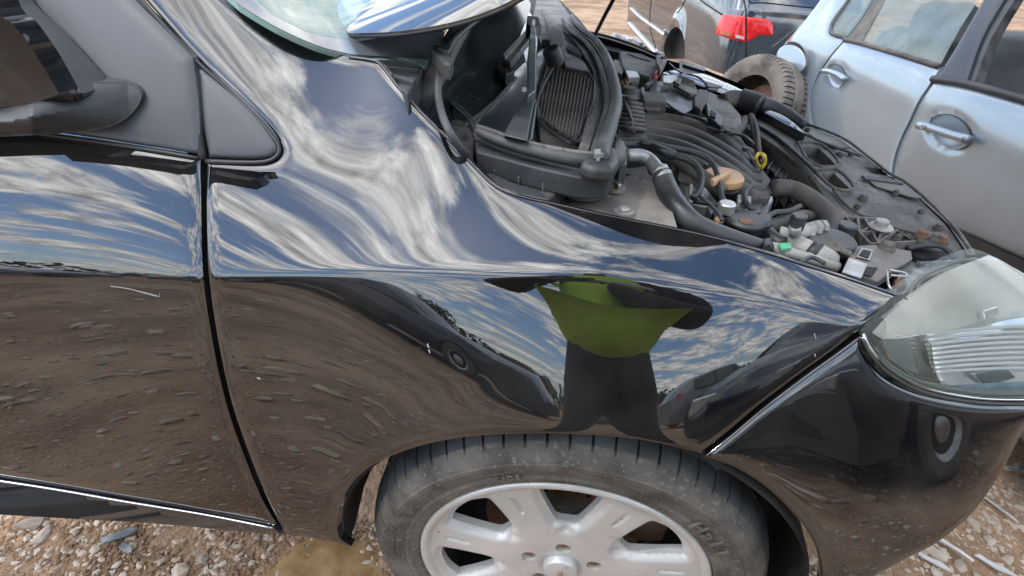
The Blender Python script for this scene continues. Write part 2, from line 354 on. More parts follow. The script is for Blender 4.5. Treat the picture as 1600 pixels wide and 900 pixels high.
def lathe(name, prof, c, axis, m, parent=None, n=32, a0=0, a1=2*math.pi, seg=None):
    """prof: (radius, offset along axis)"""
    ax = Vector(axis).normalized(); u = ax.orthogonal().normalized()
    if abs(ax.x) < .9: u = ax.cross(Vector((1, 0, 0))).normalized().cross(ax)
    v = ax.cross(u); c = Vector(c); bm = bmesh.new(); full = abs(a1-a0-2*math.pi) < 1e-6; ns = n if full else n+1; rg = []
    for i in range(ns):
        a = a0+(a1-a0)*i/n; rg.append([bm.verts.new(c+ax*o+(u*math.cos(a)+v*math.sin(a))*max(r, 1e-5)) for r, o in prof])
    for i in range(n):
        for k in range(len(prof)-1): bm.faces.new((rg[i][k], rg[(i+1) % ns][k], rg[(i+1) % ns][k+1], rg[i][k+1]))
    bmesh.ops.remove_doubles(bm, verts=bm.verts[:], dist=2e-5)
    me_o = fin(name, bm, m, parent, smooth=True); return me_o
def soft_edges(o, ang=35):
    me = o.data; bm = bmesh.new(); bm.from_mesh(me)
    for e in bm.edges:
        if len(e.link_faces) == 2 and e.calc_face_angle(0) > R(ang): e.smooth = False
    bm.to_mesh(me); bm.free(); return o
def cyl(name, px, py, z, r, h, m, parent=None, n=28, axis=(0, 0, 1), bev=.15, world=None):
    kk = float(depth_k(px)) if world is None else 1.; r = r*kk; h = h*kk
    c = world if world is not None else uz(px, py, z).tolist(); b = r*bev
    return soft_edges(lathe(name, [(0, h), (r-b, h), (r, h-b), (r, 0), (0, 0)], c, axis, m, parent, n))
def boxw(name, c, size, m, parent=None, rz=0, bev=.004, rx=0, ry=0):
    bm = bmesh.new(); bmesh.ops.create_cube(bm, size=1); bmesh.ops.scale(bm, vec=size, verts=bm.verts)
    bmesh.ops.rotate(bm, cent=(0, 0, 0), matrix=Matrix.Rotation(rz, 3, 'Z') @ Matrix.Rotation(ry, 3, 'Y') @ Matrix.Rotation(rx, 3, 'X'), verts=bm.verts); bmesh.ops.translate(bm, vec=c, verts=bm.verts)
    return fin(name, bm, m, parent, bev=bev)
def bolt(px, py, z, r, m, parent, washer=None):
    c = uz(px, py, z); prof = [(0, r*.9), (r*.8, r*.9), (r, r*.7), (r, 0)]
    o = soft_edges(lathe('bolt', prof, c.tolist(), (0, 0, 1), m, parent, 6))
    if washer: washer *= .72; soft_edges(lathe('washer', [(0, .0018), (washer, .0018), (washer*1.05, 0), (washer*1.05, -.004)], c.tolist(), (0, 0, 1), STRUT if m is ALU else m, parent, 24))
    return o

# ------------------------------------------------------------------ black car: body side surface  y = S(x, z)
def spline(X, Y):
    X = np.array(X, float); Y = np.array(Y, float); n = len(X); h = np.diff(X); A = np.eye(n); b = np.zeros(n)
    for i in range(1, n-1):
        A[i, i-1] = h[i-1]; A[i, i] = 2*(h[i-1]+h[i]); A[i, i+1] = h[i]; b[i] = 6*((Y[i+1]-Y[i])/h[i]-(Y[i]-Y[i-1])/h[i-1])
    Mm = np.linalg.solve(A, b)
    def f(x):
        x = np.clip(x, X[0], X[-1]); i = np.clip(np.searchsorted(X, x)-1, 0, n-2); a = X[i+1]-x; c = x-X[i]; hh = h[i]
        return (Mm[i]*a**3+Mm[i+1]*c**3)/(6*hh)+(Y[i]/hh-Mm[i]*hh/6)*a+(Y[i+1]/hh-Mm[i+1]*hh/6)*c
    return f
#      x     zc    A    e2  e1  e0  u0  u1  u2
TB = [(-1.9, .77, -.10, 2, 6, 12, 13, 20, 26),
      (-1.2, .775, -.025, 2, 6, 12, 14, 22, 27),
      (-.75, .79, .018, 2, 6, 12, 17, 27, 32),
      (-.45, .806, .040, 2, 7, 13, 25, 36, 40),
      (-.30, .826, .045, 3, 10, 17, 39, 44, 48),
      (-.15, .841, .047, 3, 13, 24, 50, 51, 52),
      (-.07, .847, .049, 3, 15, 27, 50, 68, 68),
      (0.0, .851, .052, 3, 17, 30, 50, 77, 77),
      (.08, .844, .058, 3, 17, 30, 50, 75, 75),
      (.16, .832, .066, 3, 16, 28, 52, 58, 58),
      (.25, .809, .079, 4, 17, 25, 50, 68, 68),
      (.36, .777, .096, 8, 19, 24, 52, 76, 76),
      (.48, .745, .119, 10, 20, 23, 50, 66, 60),
      (.60, .715, .150, 11, 20, 23, 45, 50, 45),
      (.70, .69, .192, 11, 20, 23, 40, 44, 42),
      (.80, .67, .26, 11, 20, 22, 36, 38, 36),
      (.92, .66, .385, 10, 18, 20, 36, 38, 36),
      (1.02, .66, .57, 10, 16, 18, 36, 38, 36)]
TBa = np.array(TB); ZC = spline(TBa[:, 0], TBa[:, 1]); AA = spline(TBa[:, 0], TBa[:, 2]); EE = [spline(TBa[:, 0], np.tan(np.radians(TBa[:, k]))) for k in range(3, 9)]
def ramp_int(w, ws, ts):   # integral from 0 of a piecewise linear slope
    y = np.zeros_like(w); 
    for i in range(len(ws)-1):
        a, b = ws[i], ws[i+1]; q = np.clip(w, a, b) if i < len(ws)-2 else np.maximum(w, a); q = np.maximum(q, a)
        ta = ts[i]; tb = ts[i+1]; k = (tb-ta)/(b-a); qq = np.minimum(q, b); y += ta*(qq-a)+.5*k*(qq-a)**2
        if i == len(ws)-2: y += tb*(q-qq)
    return y
def S(x, z):
    wv = z-ZC(x); eps = .004; wp = .5*(wv+np.sqrt(wv*wv+eps*eps)); wm = wp-wv
    e2, e1, e0, u0, u1, u2 = [f(x) for f in EE]
    y = AA(x)+ramp_int(wp, (0, .1, .25), (u0, u1, u2))-ramp_int(wm, (0, .25, .5), (e0, e1, e2))
    r = np.hypot(x, z-.318); s = np.clip((.425-r)/.055, 0, 1); y = y-.0010*s*s*(3-2*s)*np.clip((z-.33)/.1, 0, 1)
    return y
def BODY(off=0.):
    if callable(off): return IMP(lambda P, a, b: P[:, 1]-S(P[:, 0], P[:, 2])-off(a, b), .3, 3.0, 110)
    return IMP(lambda P, a, b: P[:, 1]-S(P[:, 0], P[:, 2])-off, .3, 3.0, 110)
B0 = BODY()
def bpt(px, py, off=0.): return BODY(off)(np.array([float(px)]), np.array([float(py)]))[0]
bcar = empty('black_hatchback', (0, .8, 0), 'glossy black hatchback with its bonnet raised and engine bay open, standing on stony ground', 'car')
gap = [(318, 251), (317, 330), (320, 430), (334, 530), (356, 630), (385, 715), (412, 780), (440, 836)]
gapL = [(x-5, y) for x, y in gap]; gapR = [(x+4, y+.5) for x, y in gap]
gL = [(311, 247)]+gapL[1:-1]+[(431, 822)]
# door
lower = [(-760, 628), (-160, 725), (0, 748), (200, 781), (427, 823)]
door_o = outl([(-760, 135), (-200, 188), (0, 204), (100, 216), (220, 234), (311, 248)], gL, lower[::-1], [(-760, 628), (-760, 135)])
door = surf('front_door', door_o, B0, PAINT, bcar, sp=9, wall=(0, .014, 0), rnd=(7, .0028))
lipo = outl([(-760, 630), (-160, 728), (0, 751), (200, 784), (428, 825)], [(428, 825), (437, 834)], [(437, 834), (380, 831), (240, 818), (0, 804), (-200, 790), (-760, 722)], [(-760, 722), (-760, 630)])
surf('sill_moulding', lipo, BODY(lambda a, b: -.027*np.clip((b-(749+a*.176))/60, 0, 1)), PAINT, bcar, sp=8, wall=(0, .03, 0))
cp = B0(*np.array([(-760, 628), (-160, 727), (0, 749.5), (100, 765), (200, 782.5), (320, 802), (427, 823)], float).T); cp[:, 1] -= .002
pipe('moulding_strip', cp, .0016, TRIMCH, bcar, world=True, n=8)
under = outl([(-760, 722), (0, 804), (240, 818), (437, 834)], [(437, 834), (437, 848)], [(437, 848), (0, 812), (-760, 728)])
# fender
arch = [(548, 856), (529, 842), (526, 815), (536, 780), (560, 745), (600, 720), (660, 698), (740, 684), (830, 680), (900, 681), (980, 687), (1045, 698), (1096, 711)]
bgapF = [(1096, 711), (1140, 676), (1190, 634), (1250, 588), (1300, 552), (1342, 519)]
hoodE = [(1418, 466), (1335, 437), (1250, 410), (1190, 391), (1085, 363), (950, 336), (870, 318), (812, 305), (775, 290), (745, 262), (700, 215), (655, 171), (620, 132), (596, 101), (582, 93), (545, 88)]
fend_o = outl(gapR, [(444, 836), (495, 845), (548, 856)], arch, bgapF, [(1342, 519), (1380, 488), (1418, 466)], hoodE,
              [(545, 88), (500, 78), (440, 52), (385, 20), (350, -5), (290, -60), (262, -90)], [(262, -90), (150, -90)],
              [(150, -90), (190, -40), (232, 8), (306, 90), (345, 128), (385, 165), (415, 196), (434, 222), (437, 238), (425, 250), (395, 255), (322, 252)])
fender = surf('front_wing', fend_o, B0, PAINT, bcar, sp=9, wall=(0, .014, -.006), rnd=(6, .0028))
_e = B0(*cat([(x, y+1.5) for x, y in hoodE], 4).T); pipe('wing_edge_glint', _e.tolist(), .0011, PAINT, fender, world=True, n=6, sub=1)  # thin bead added along the top edge to catch a highlight
# scratches and chips in the paint
CHIP = mat('chipped_paint', (.34, .34, .33), rough=.6)
def mark(name, pts, r):
    p = cat(pts, 4) if len(pts) > 2 else np.array(pts, float); q = BODY(-.0003)(p[:, 0], p[:, 1]); bm = bmesh.new(); tube_mesh(bm, q.tolist(), r, 6, .4); fin(name, bm, CHIP, door if pts[0][0] < 300 else fender)
mark('scratch', [(173, 447), (205, 452), (246, 463), (249, 458)], .0007); mark('scratch', [(218, 455), (246, 462)], .0005)
for c_ in (((668, 537), (670, 543)), ((670, 546), (672, 551)), ((1272, 521), (1275, 529)), ((1273, 553), (1274, 557)), ((790, 333), (812, 322)), ((402, 590), (407, 592))): mark('paint_chip' if abs(c_[0][0]-c_[1][0]) < 8 else 'fine_scratch', c_, .0011 if abs(c_[0][0]-c_[1][0]) < 8 else .0003)
# front bumper
bgapB = [(1102, 715), (1146, 680), (1196, 638), (1256, 592), (1306, 556), (1345, 527)]
bump_o = outl([(1102, 715), (1150, 733), (1200, 765), (1245, 810), (1272, 850), (1282, 890), (1280, 930), (1262, 980)], [(1262, 980), (1360, 960), (1420, 880)],
              [(1420, 880), (1470, 848), (1525, 800), (1570, 735), (1605, 672), (1680, 560)], [(1680, 560), (1680, 628)],
              [(1680, 628), (1600, 636), (1520, 634), (1440, 618), (1385, 592), (1358, 558), (1345, 527)], bgapB[::-1])
bump_o = outl([(1102, 715), (1150, 733), (1200, 765), (1245, 810), (1272, 850), (1282, 890), (1280, 930), (1262, 980)], [(1262, 980), (1360, 910), (1420, 875)],
              [(1420, 875), (1470, 848), (1525, 800), (1568, 738), (1612, 668), (1700, 640)], [(1700, 640), (1700, 630)],
              [(1700, 630), (1600, 637), (1520, 635), (1440, 619), (1385, 593), (1358, 559), (1345, 527)], bgapB[::-1])
surf('front_bumper', bump_o, B0, PAINT, bcar, sp=9, wall=(.004, .02, 0), rnd=(6, .0028))
gp = B0(*np.array(bgapB, float).T); gp[:, 1] += .001
pipe('seam_edge', gp, .0016, PAINT, bcar, world=True, n=8)
# dark inner structure behind the shut lines
def hang(off): return BODY(off)
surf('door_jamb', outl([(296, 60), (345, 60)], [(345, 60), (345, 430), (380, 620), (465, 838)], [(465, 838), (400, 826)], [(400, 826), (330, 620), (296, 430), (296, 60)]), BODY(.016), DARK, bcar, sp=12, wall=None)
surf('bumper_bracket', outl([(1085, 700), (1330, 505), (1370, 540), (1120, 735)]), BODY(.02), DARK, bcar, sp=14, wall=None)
# trim triangles and their seals
a, b, c = bpt(318, 252), bpt(437, 235), bpt(303, 92)
for q in (a, b, c): q[1] -= .003
QP = P3(a, b, c)
q_o = outl([(301, 96), (360, 142), (405, 187), (430, 220), (432, 238), (418, 249), (385, 252), (322, 249)], [(322, 249), (313, 200), (301, 96)])
surf('quarter_trim', q_o, QP, SAIL, bcar, sp=6, wall=(0, .01, 0), rnd=(7, .007))
d_ = bpt(0, 207); a2 = bpt(310, 247); c2 = bpt(298, 92)
d_[1] -= .004; a2[1] -= .004; c2[1] -= .012
SP = P3(d_, a2, c2)
s_o = outl([(-760, 131), (-200, 184), (0, 200), (100, 212), (220, 230), (309, 244)], [(309, 244), (305, 160), (296, 92)], [(296, 92), (250, 45), (200, -5), (130, -90)], [(130, -90), (-760, -90)], [(-760, -90), (-760, 131)])
surf('mirror_sail_panel', s_o, SP, SAIL, bcar, sp=10, wall=(0, .012, 0), rnd=(6, .006))
def strip(name, pts, fn, r, m, flat=1.):
    p = cat(pts, 6); q = fn(p[:, 0], p[:, 1]); bm = bmesh.new(); tube_mesh(bm, q.tolist(), r, 8, flat); return fin(name, bm, m, bcar, smooth=True)
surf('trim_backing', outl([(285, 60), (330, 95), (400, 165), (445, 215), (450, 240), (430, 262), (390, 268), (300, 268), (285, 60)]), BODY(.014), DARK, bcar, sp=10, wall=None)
strip('window_seal', [(150, -85), (232, 12), (304, 92), (345, 130), (385, 168), (414, 198), (433, 224), (436, 238), (424, 250), (394, 254), (322, 252)], BODY(-.0005), .0026, HOSE)
strip('window_seal', [(296, 92), (303, 150), (311, 205), (317, 250)], BODY(.004), .0045, DARK)
strip('window_seal', [(-760, 133), (-200, 186), (0, 202), (100, 214), (220, 232), (310, 247)], BODY(-.0005), .0022, HOSE)
surf('pillar_trim', outl([(150, -90), (232, 8), (305, 92)], [(305, 92), (297, 96)], [(297, 96), (215, 15), (125, -90)]), BODY(.0), DUSTY, bcar, sp=8, wall=None)
# door mirror
_SPn = np.cross(a2-d_, c2-d_); _SPn /= np.linalg.norm(_SPn)
if _SPn[1] < 0: _SPn = -_SPn
def SOFF(off): return IMP(lambda P, a, b: (P-a2)@_SPn+off(a, b), .2, 2.2, 110)     # off metres proud of the sail panel
arm_o = outl([(-260, 170), (-100, 172), (0, 168), (30, 160), (110, 134), (180, 128), (208, 133), (221, 148), (212, 170), (190, 190), (150, 203), (60, 211), (-60, 216), (-260, 226)], [(-260, 226), (-260, 170)])
def arm_h(a, b):
    d = dist(np.stack([np.ravel(a), np.ravel(b)], 1), arm_o); return (.008+.062*np.clip((200-a)/150, 0, 1))*(.70+.30*(1-np.exp(-d/15)))
mir = surf('door_mirror', arm_o, SOFF(arm_h), PLAST, bcar, sp=5, wall=(0, .03, 0))
MGL = mat('mirror_gloss', (.012, .013, .015), (.03, .032, .035), rough=.06, scale=9, speck=(.12, .12, .12), speck_s=70, speck_t=.7)
def plate(off, o_, r_): return SOFF(lambda a, b: off*(1-.35*np.exp(-(dist(np.stack([np.ravel(a), np.ravel(b)], 1), o_)/r_))))
t_o = outl([(-260, -86), (-60, -66), (2, 12), (62, 70), (130, 146)], [(130, 146), (122, 156), (60, 167), (0, 175), (-260, 190)], [(-260, 190), (-260, -86)])
surf('mirror_trim', t_o, plate(.060, t_o, 8), PLAST, mir, sp=8, wall=(0, .04, 0))
h_o = outl([(-260, -80), (-60, -60), (0, 22), (22, 40), (60, 92), (92, 146)], [(92, 146), (60, 158), (0, 168), (-260, 184)], [(-260, 184), (-260, -80)])
surf('mirror_shell', h_o, IMP(lambda P, a, b: (P-a2)@(_SPn*.88+np.array([.05, 0, .60]))+.078, .2, 2.2, 110), MGL, mir, sp=8, wall=(0, .02, .0))
# ------------------------------------------------------------------ wheel
HUB = np.array([0, .0, .318])
def wheel(parent, rub, trd, alloy=True, name='front_wheel'):
    wh = empty('front_wheel', (0, 0, 0), None, None); wh.parent = parent; wh.matrix_parent_inverse = world_mat(parent).inverted(); wh.location = HUB.tolist()
    # tyre: sidewall and tread blocks
    prof = [(.227, .014), (.228, .008), (.233, .003), (.2365, .002), (.240, .002), (.246, -.001), (.252, .001), (.262, -.004), (.272, -.006), (.281, -.0065), (.2825, -.0045), (.287, -.0035), (.290, -.001), (.2935, .001), (.296, .0045), (.2985, .0065), (.304, .0135), (.3085, .021), (.3125, .031), (.3152, .042), (.3168, .053), (.317, .0535), (.310, .0545), (.310, .061), (.3178, .062), (.318, .092), (.310, .093), (.310, .101), (.318, .102), (.317, .140), (.310, .141), (.310, .148), (.316, .149), (.308, .172), (.290, .196), (.236, .186)]
    nb = 66; ang = []
    for i in range(nb): ang += [(i, .0, 0), (i, .80, 0), (i, .835, 1), (i, .90, 1), (i, .935, 0)]
    bm = bmesh.new(); rg = []
    for (i, f, gflag) in ang:
        row = []
        for (r, o) in prof:
            a = 2*math.pi*(i+f+max(0, (o-.03))*2.2)/nb; rr = r
            if gflag and .012 < o < .165 and r > .300: rr = r-.0075 if o > .018 else r-.003
            row.append(bm.verts.new((rr*math.cos(a), o, HUB[2]+rr*math.sin(a))))
        rg.append(row)
    for i in range(len(rg)):
        for k in range(len(prof)-1): bm.faces.new((rg[i][k], rg[(i+1) % len(rg)][k], rg[(i+1) % len(rg)][k+1], rg[i][k+1]))
    ty = fin('tyre', bm, rub, wh, smooth=True); ty.data.materials.append(trd); soft_edges(ty, 30)
    rr = np.array([math.hypot(p.center.x, p.center.z-HUB[2]) for p in ty.data.polygons]); oy = np.array([p.center.y for p in ty.data.polygons])
    ty.data.polygons.foreach_set('material_index', ((oy > .012) & (rr > .3)).astype(int).tolist())
    # knurled band and lettering moulded in the sidewall
    bm = bmesh.new()
    for k in range(520):
        a = 2*math.pi*k/520
        if (k*360/520) % 90 < 18: continue
        for (ra, rb) in ((.2675, .2712), (.2722, .2758)):
            da = 2*math.pi/520*.33; q = []
            for (r_, s_) in ((ra, -1), (rb, -1), (rb, 1), (ra, 1)): q.append(bm.verts.new((r_*math.cos(a+s_*da), -.0068, HUB[2]+r_*math.sin(a+s_*da))))
            q2 = [bm.verts.new(v.co+Vector((0, .003, 0))) for v in q]; bm.faces.new(q)
            for i in range(4): bm.faces.new((q[i], q2[i], q2[(i+1) % 4], q[(i+1) % 4]))
    kn = fin('knurled_band', bm, rub, ty); kn['kind'] = 'stuff'
    def word(txt, a0, step, size, rad):
        for i, ch in enumerate(txt):
            cu = bpy.data.curves.new('letter', 'FONT'); cu.body = ch; cu.size = size; cu.extrude = .0012; cu.align_x = 'CENTER'; cu.bevel_depth = .0004
            to = bpy.data.objects.new('t', cu); me = bpy.data.meshes.new_from_object(to); bpy.data.objects.remove(to)
            a = R(a0-step*i)
            T = Matrix.Translation((rad*math.cos(a), -.0055, HUB[2]+rad*math.sin(a))) @ Matrix.Rotation(-(a-math.pi/2), 4, 'Y') @ Matrix.Rotation(math.pi/2, 4, 'X')
            me.transform(T); link('letter', me, rub, ty)
    word('SIDE', 113, 2.1, .0115, .252); word('HaLL', 48, 5.4, .031, .2445)
    # rim lip
    lp = [(.215, .030), (.2185, .020), (.2205, .011), (.2245, .0045), (.2315, .003), (.2350, .0045), (.2365, .009), (.236, .02), (.232, .03)]
    rim = lathe('rim', lp, HUB.tolist(), (0, 1, 0), alloy, wh, 96)
    # spokes: a dished face with seven windows
    def pol(r, a): return (r*math.cos(R(a)), r*math.sin(R(a)))
    holes = []
    for k in range(7):
        c0 = 90+k*360/7
        o_ = [pol(.203, c0-12.5), pol(.2055, c0), pol(.203, c0+12.5)]
        holes.append(outl([pol(.200, c0-13.6), pol(.206, c0-7), pol(.2075, c0), pol(.206, c0+7), pol(.200, c0+13.6)], [pol(.200, c0+13.6), pol(.165, c0+12.2), pol(.132, c0+9.5)], [pol(.132, c0+9.5), pol(.121, c0+7), pol(.118, c0), pol(.121, c0-7), pol(.132, c0-9.5)], [pol(.132, c0-9.5), pol(.165, c0-12.2), pol(.200, c0-13.6)]))
    lugs = [pol(.056, 90+72*k) for k in range(5)]
    for lx, lz in lugs: holes.append(np.array([(lx+.013*math.cos(t), lz+.013*math.sin(t)) for t in np.linspace(0, 2*math.pi, 20)[:-1]]))
    circ = np.array([(.2215*math.cos(t), .2215*math.sin(t)) for t in np.linspace(0, 2*math.pi, 120)[:-1]])
    hs7 = holes[:7]
    def face(u, v):
        q = np.stack([u, v], 1); r = np.hypot(u, v); th = np.degrees(np.arctan2(v, u)); y = .011+.006*np.clip(1-r/.2, 0, 1)
        
        k = ((th-90+180/7*1) % (360/7))-180/7          # 0 at window centre
        s = ((th-90) % (360/7))-180/7                  # 0 at spoke centre
        dd = np.minimum.reduce([dist(q, h) for h in hs7])
        y = y+.011*np.exp(-(dd/.0075)**2)
        # cut groove down each spoke
        sx = np.radians(s)*r; gm = np.exp(-(sx/.0032)**2)*np.clip((r-.155)/.004, 0, 1)*np.clip((.198-r)/.004, 0, 1); y = y+.004*gm
        y = y+.008*np.exp(-(np.minimum(np.abs(r-.105), 1)/.008)**2)*np.clip(1-np.abs(k)/9, 0, 1)
        y = y+.004*np.exp(-((r-.0)/.034)**8)
        return np.stack([u, y, v+HUB[2]], -1)
    surf('spoke_face', circ, face, alloy, rim, sp=.0042, wall=(0, .012, 0), holes=holes, facing=(0, -1, 0))
    for lx, lz in lugs: soft_edges(lathe('wheel_bolt', [(0, .0), (.007, 0), (.0082, .002), (.0085, .02)], (lx, .020, lz+HUB[2]), (0, 1, 0), RUST, rim, 6))
    for lx, lz in lugs: lathe('bolt_seat', [(.013, .0), (.0125, .03)], (lx, .017, lz+HUB[2]), (0, 1, 0), GRIME, rim, 20)
    cp_ = soft_edges(lathe('centre_cap', [(0, -.002), (.020, -.001), (.0265, .001), (.0285, .004), (.0285, .02)], (0, .006, HUB[2]), (0, 1, 0), alloy, wh, 40))
    for s_, yy in ((1., .0025), (.62, .0015)):
        dm = [(0, .016*s_), (.0095*s_, 0), (0, -.016*s_), (-.0095*s_, 0)]
        solid('diamond_emblem', [(x, yy, HUB[2]+z) for x, z in dm], (0, .004, 0), CHROME if s_ == 1 else STEEL, cp_, .0006)
    # brake disc, hub, caliper
    bd = soft_edges(lathe('brake_disc', [(.045, .078), (.072, .078), (.075, .082), (.079, .094), (.082, .098), (.140, .098), (.141, .110), (.08, .112)], (0, 0, HUB[2]), (0, 1, 0), RUST, wh, 64))
    soft_edges(lathe('disc_hat', [(.0, .070), (.070, .070), (.0745, .073), (.0765, .079), (.0785, .093)], (0, 0, HUB[2]), (0, 1, 0), STEEL, wh, 48))
    for k in range(30):
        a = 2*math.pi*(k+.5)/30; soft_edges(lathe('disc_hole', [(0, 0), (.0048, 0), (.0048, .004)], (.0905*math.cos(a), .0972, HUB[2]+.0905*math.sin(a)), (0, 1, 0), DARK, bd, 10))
    # caliper hugging the front of the disc
    ca = [(.085, .095), (.118, .118), (.150, .095), (.172, .05), (.168, -.01), (.13, -.02), (.095, .0), (.1, .05)]
    solid('brake_caliper', [(x, .072, HUB[2]+z+.03) for x, z in ca], (0, .07, 0), RUST, wh, .008)
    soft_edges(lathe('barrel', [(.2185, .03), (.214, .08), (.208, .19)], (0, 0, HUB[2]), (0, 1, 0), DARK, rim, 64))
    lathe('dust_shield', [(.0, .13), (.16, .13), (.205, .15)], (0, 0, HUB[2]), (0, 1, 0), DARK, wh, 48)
    Tm = Matrix.Translation(HUB.tolist()) @ Matrix.Scale(.965, 4) @ Matrix.Translation((-HUB).tolist()); done = set()
    def shrink(o):
        if o.type == 'MESH' and o.data.name not in done: done.add(o.data.name); o.data.transform(Tm)
        for q in bpy.data.objects:
            if q.parent == o: shrink(q)
    for q in list(bpy.data.objects):
        if q.parent == wh and q != ty: shrink(q)
    return wh
wheel(bcar, TYRE, TREAD, ALLOY)
# wheel arch liner
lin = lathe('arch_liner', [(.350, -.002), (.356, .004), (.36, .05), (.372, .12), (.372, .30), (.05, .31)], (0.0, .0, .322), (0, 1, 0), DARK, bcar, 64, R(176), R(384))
if False: pass
# ------------------------------------------------------------------ windscreen, bonnet
wc = bpt(556, 91)
WP = PL(wc+np.array([0, 0, -.004]), (.42, -.06, .90))
ws_o = outl([(300, -60), (362, -2), (385, 16), (440, 48), (500, 74), (548, 86)], [(548, 86), (600, 84), (650, 96), (664, 104)], [(664, 104), (690, 60), (730, -30)], [(730, -30), (730, -60), (300, -60)])
wsc = surf('windscreen', ws_o, WP, WSCREEN, bcar, sp=12, wall=(-.002, .0, -.006))
FRIT = mat('ceramic_frit', (.012, .012, .014), rough=.08, ior=1.9)
def WPo(d): return lambda a, b: WP(a, b)+np.array([.42, -.06, .90])*d
surf('black_border', outl([(345, -30), (362, -2), (385, 16), (440, 48), (500, 74), (548, 86)], [(548, 86), (690, 96)], [(690, 96), (690, 44), (640, 52), (560, 66)], [(560, 66), (480, 52), (420, 22), (390, -4), (375, -30)]), WPo(.0012), mat('frit_grey', (.10, .105, .115), rough=.06, ior=2.0), wsc, sp=10, wall=None)
# frit dots
bm = bmesh.new()
for r_ in range(3):
    for t in np.linspace(0, 1, 120):
        px = np.interp(t, [0, .35, .7, 1], [378, 425, 484, 562]); py = np.interp(t, [0, .35, .7, 1], [-28, 20, 50, 64])
        px += r_*3.2; py -= r_*3.0; s = 1.1-r_*.25
        q = WPo(.0016)(np.array([px-s, px, px+s, px]), np.array([py, py-s, py, py+s])); bm.faces.new([bm.verts.new(p) for p in q.tolist()])
o = fin('frit_dots', bm, mat('frit_dot', (.16, .2, .19), rough=.3), wsc); o['kind'] = 'stuff'
# cabin seen through the glass
boxw('dashboard', (-.85, .85, .78), (.6, 1.3, .16), INTER, bcar, bev=.05)
# lower screen, its dark reflection put into the sheet's colour, and its seal
surf('lower_screen_reflection', outl([(676, 158), (674, 110), (700, 40), (760, -20), (800, -30)], [(800, -30), (840, -20), (822, 40), (818, 93)], [(818, 93), (765, 142), (716, 176)], [(716, 176), (676, 158)]), WPo(-.045), mat('dark_reflection_glass', (.012, .018, .02), (.03, .04, .042), rough=.12, scale=6, speck=(.07, .08, .08), speck_s=80, speck_t=.66), bcar, sp=12, wall=None)
pipe('screen_seal', WPo(-.040)(*np.array([(700, 180), (730, 165), (765, 143), (795, 118), (820, 91)], float).T), .004, DUSTY, bcar, world=True, n=8)
# bonnet
HE = [(545, 52, .285), (600, 50.5, .268), (650, 45.5, .252), (700, 36, .238), (740, 25, .228), (775, 12, .22), (803, -2, .213)]
E0 = [uy(a, b, c) for a, b, c in HE]
d_ = E0[-1]-E0[-2]; d_ /= np.linalg.norm(d_)
ang = math.atan2(d_[2], d_[0]); p = E0[-1].copy(); E1 = []
for k in range(14):
    ang += R(2.2); p = p+np.array([math.cos(ang)*.085, -.010 if k < 7 else .012*(k-6), math.sin(ang)*.085]); E1.append(p.copy())
EE_ = np.array(E0+E1); EE_ = cat(EE_, 3)
nv = 40; vv_ = np.concatenate([np.linspace(0, .12, 10)[:-1], np.linspace(.12, .88, 22), np.linspace(.88, 1, 10)[1:]])
def hood_pt(i, v, off=0.):
    e = EE_[i]; a = EE_[min(i+1, len(EE_)-1)]-EE_[max(i-1, 0)]; th = math.atan2(a[2], a[0]); n = np.array([-math.sin(th), 0, math.cos(th)])
    k = min(1, i/14); cr = (.012+.05*k)*(1-abs(2*v-1)**3.2); W = 1.62-2*e[1]
    rear = -.16*(1-abs(2*v-1)**2)*max(0, 1-i/22)
    return e+np.array([rear, W*v, 0])+n*(cr+off)
bm = bmesh.new(); G = [[bm.verts.new(hood_pt(i, v).tolist()) for v in vv_] for i in range(len(EE_))]; G2 = [[bm.verts.new(hood_pt(i, v, -.005).tolist()) for v in vv_] for i in range(len(EE_))]
n, m_ = len(EE_), len(vv_)
for i in range(n-1):
    for j in range(m_-1): bm.faces.new((G[i][j], G[i+1][j], G[i+1][j+1], G[i][j+1])); bm.faces.new((G2[i][j], G2[i][j+1], G2[i+1][j+1], G2[i+1][j]))
for i in range(n-1):
    for j in (0, m_-1): bm.faces.new((G[i][j], G2[i][j], G2[i+1][j], G[i+1][j]))
for j in range(m_-1):
    for i in (0, n-1): bm.faces.new((G[i][j], G[i][j+1], G2[i][j+1], G2[i][j]))
hood = soft_edges(fin('bonnet', bm, PAINT, bcar, smooth=True), 50); hood.data.materials.append(DARK)
for p_ in hood.data.polygons:
    if p_.index < 2*(n-1)*(m_-1) and p_.index % 2: p_.material_index = 1
hp = [(hood_pt(i, 0, -.003)+np.array([0, .002, -.001])).tolist() for i in range(0, n, 2)]
pipe('bonnet_lip', hp, .0024, PLAST, hood, world=True, n=8, sub=2)
for j0, j1 in ((.08, .3), (.38, .62), (.7, .92)):
    bm = bmesh.new(); ii = [8, n//2, n-4]
    Q = [hood_pt(a, v, -.03).tolist() for a, v in ((10, j0), (n-5, j0+.03), (n-5, j1-.03), (10, j1))]
    solid('bonnet_brace', Q, (0, 0, .02), PLAST, hood, .006)
pipe('bonnet_stay', [uz(929, 56, .93).tolist(), uy(944, 26, 1.12).tolist(), uy(966, -16, 1.02).tolist(), uy(1010, -110, .9).tolist()], .0052, PLAST, bcar, world=True, n=8)
ENG[0] = True
# ------------------------------------------------------------------ scuttle and hinge area at the near side
K = bcar
def Z(name, pts, z, h, m, bev=.003): return slab(name, pts, z, h, m, K, bev)
solid('bay_floor', [(x, y, .52) for x, y in ((-.45, .16), (.45, .19), (.62, .32), (.74, .6), (.74, 1.0), (.6, 1.35), (-.45, 1.35))], (0, 0, -.02), DARK, K, 0)
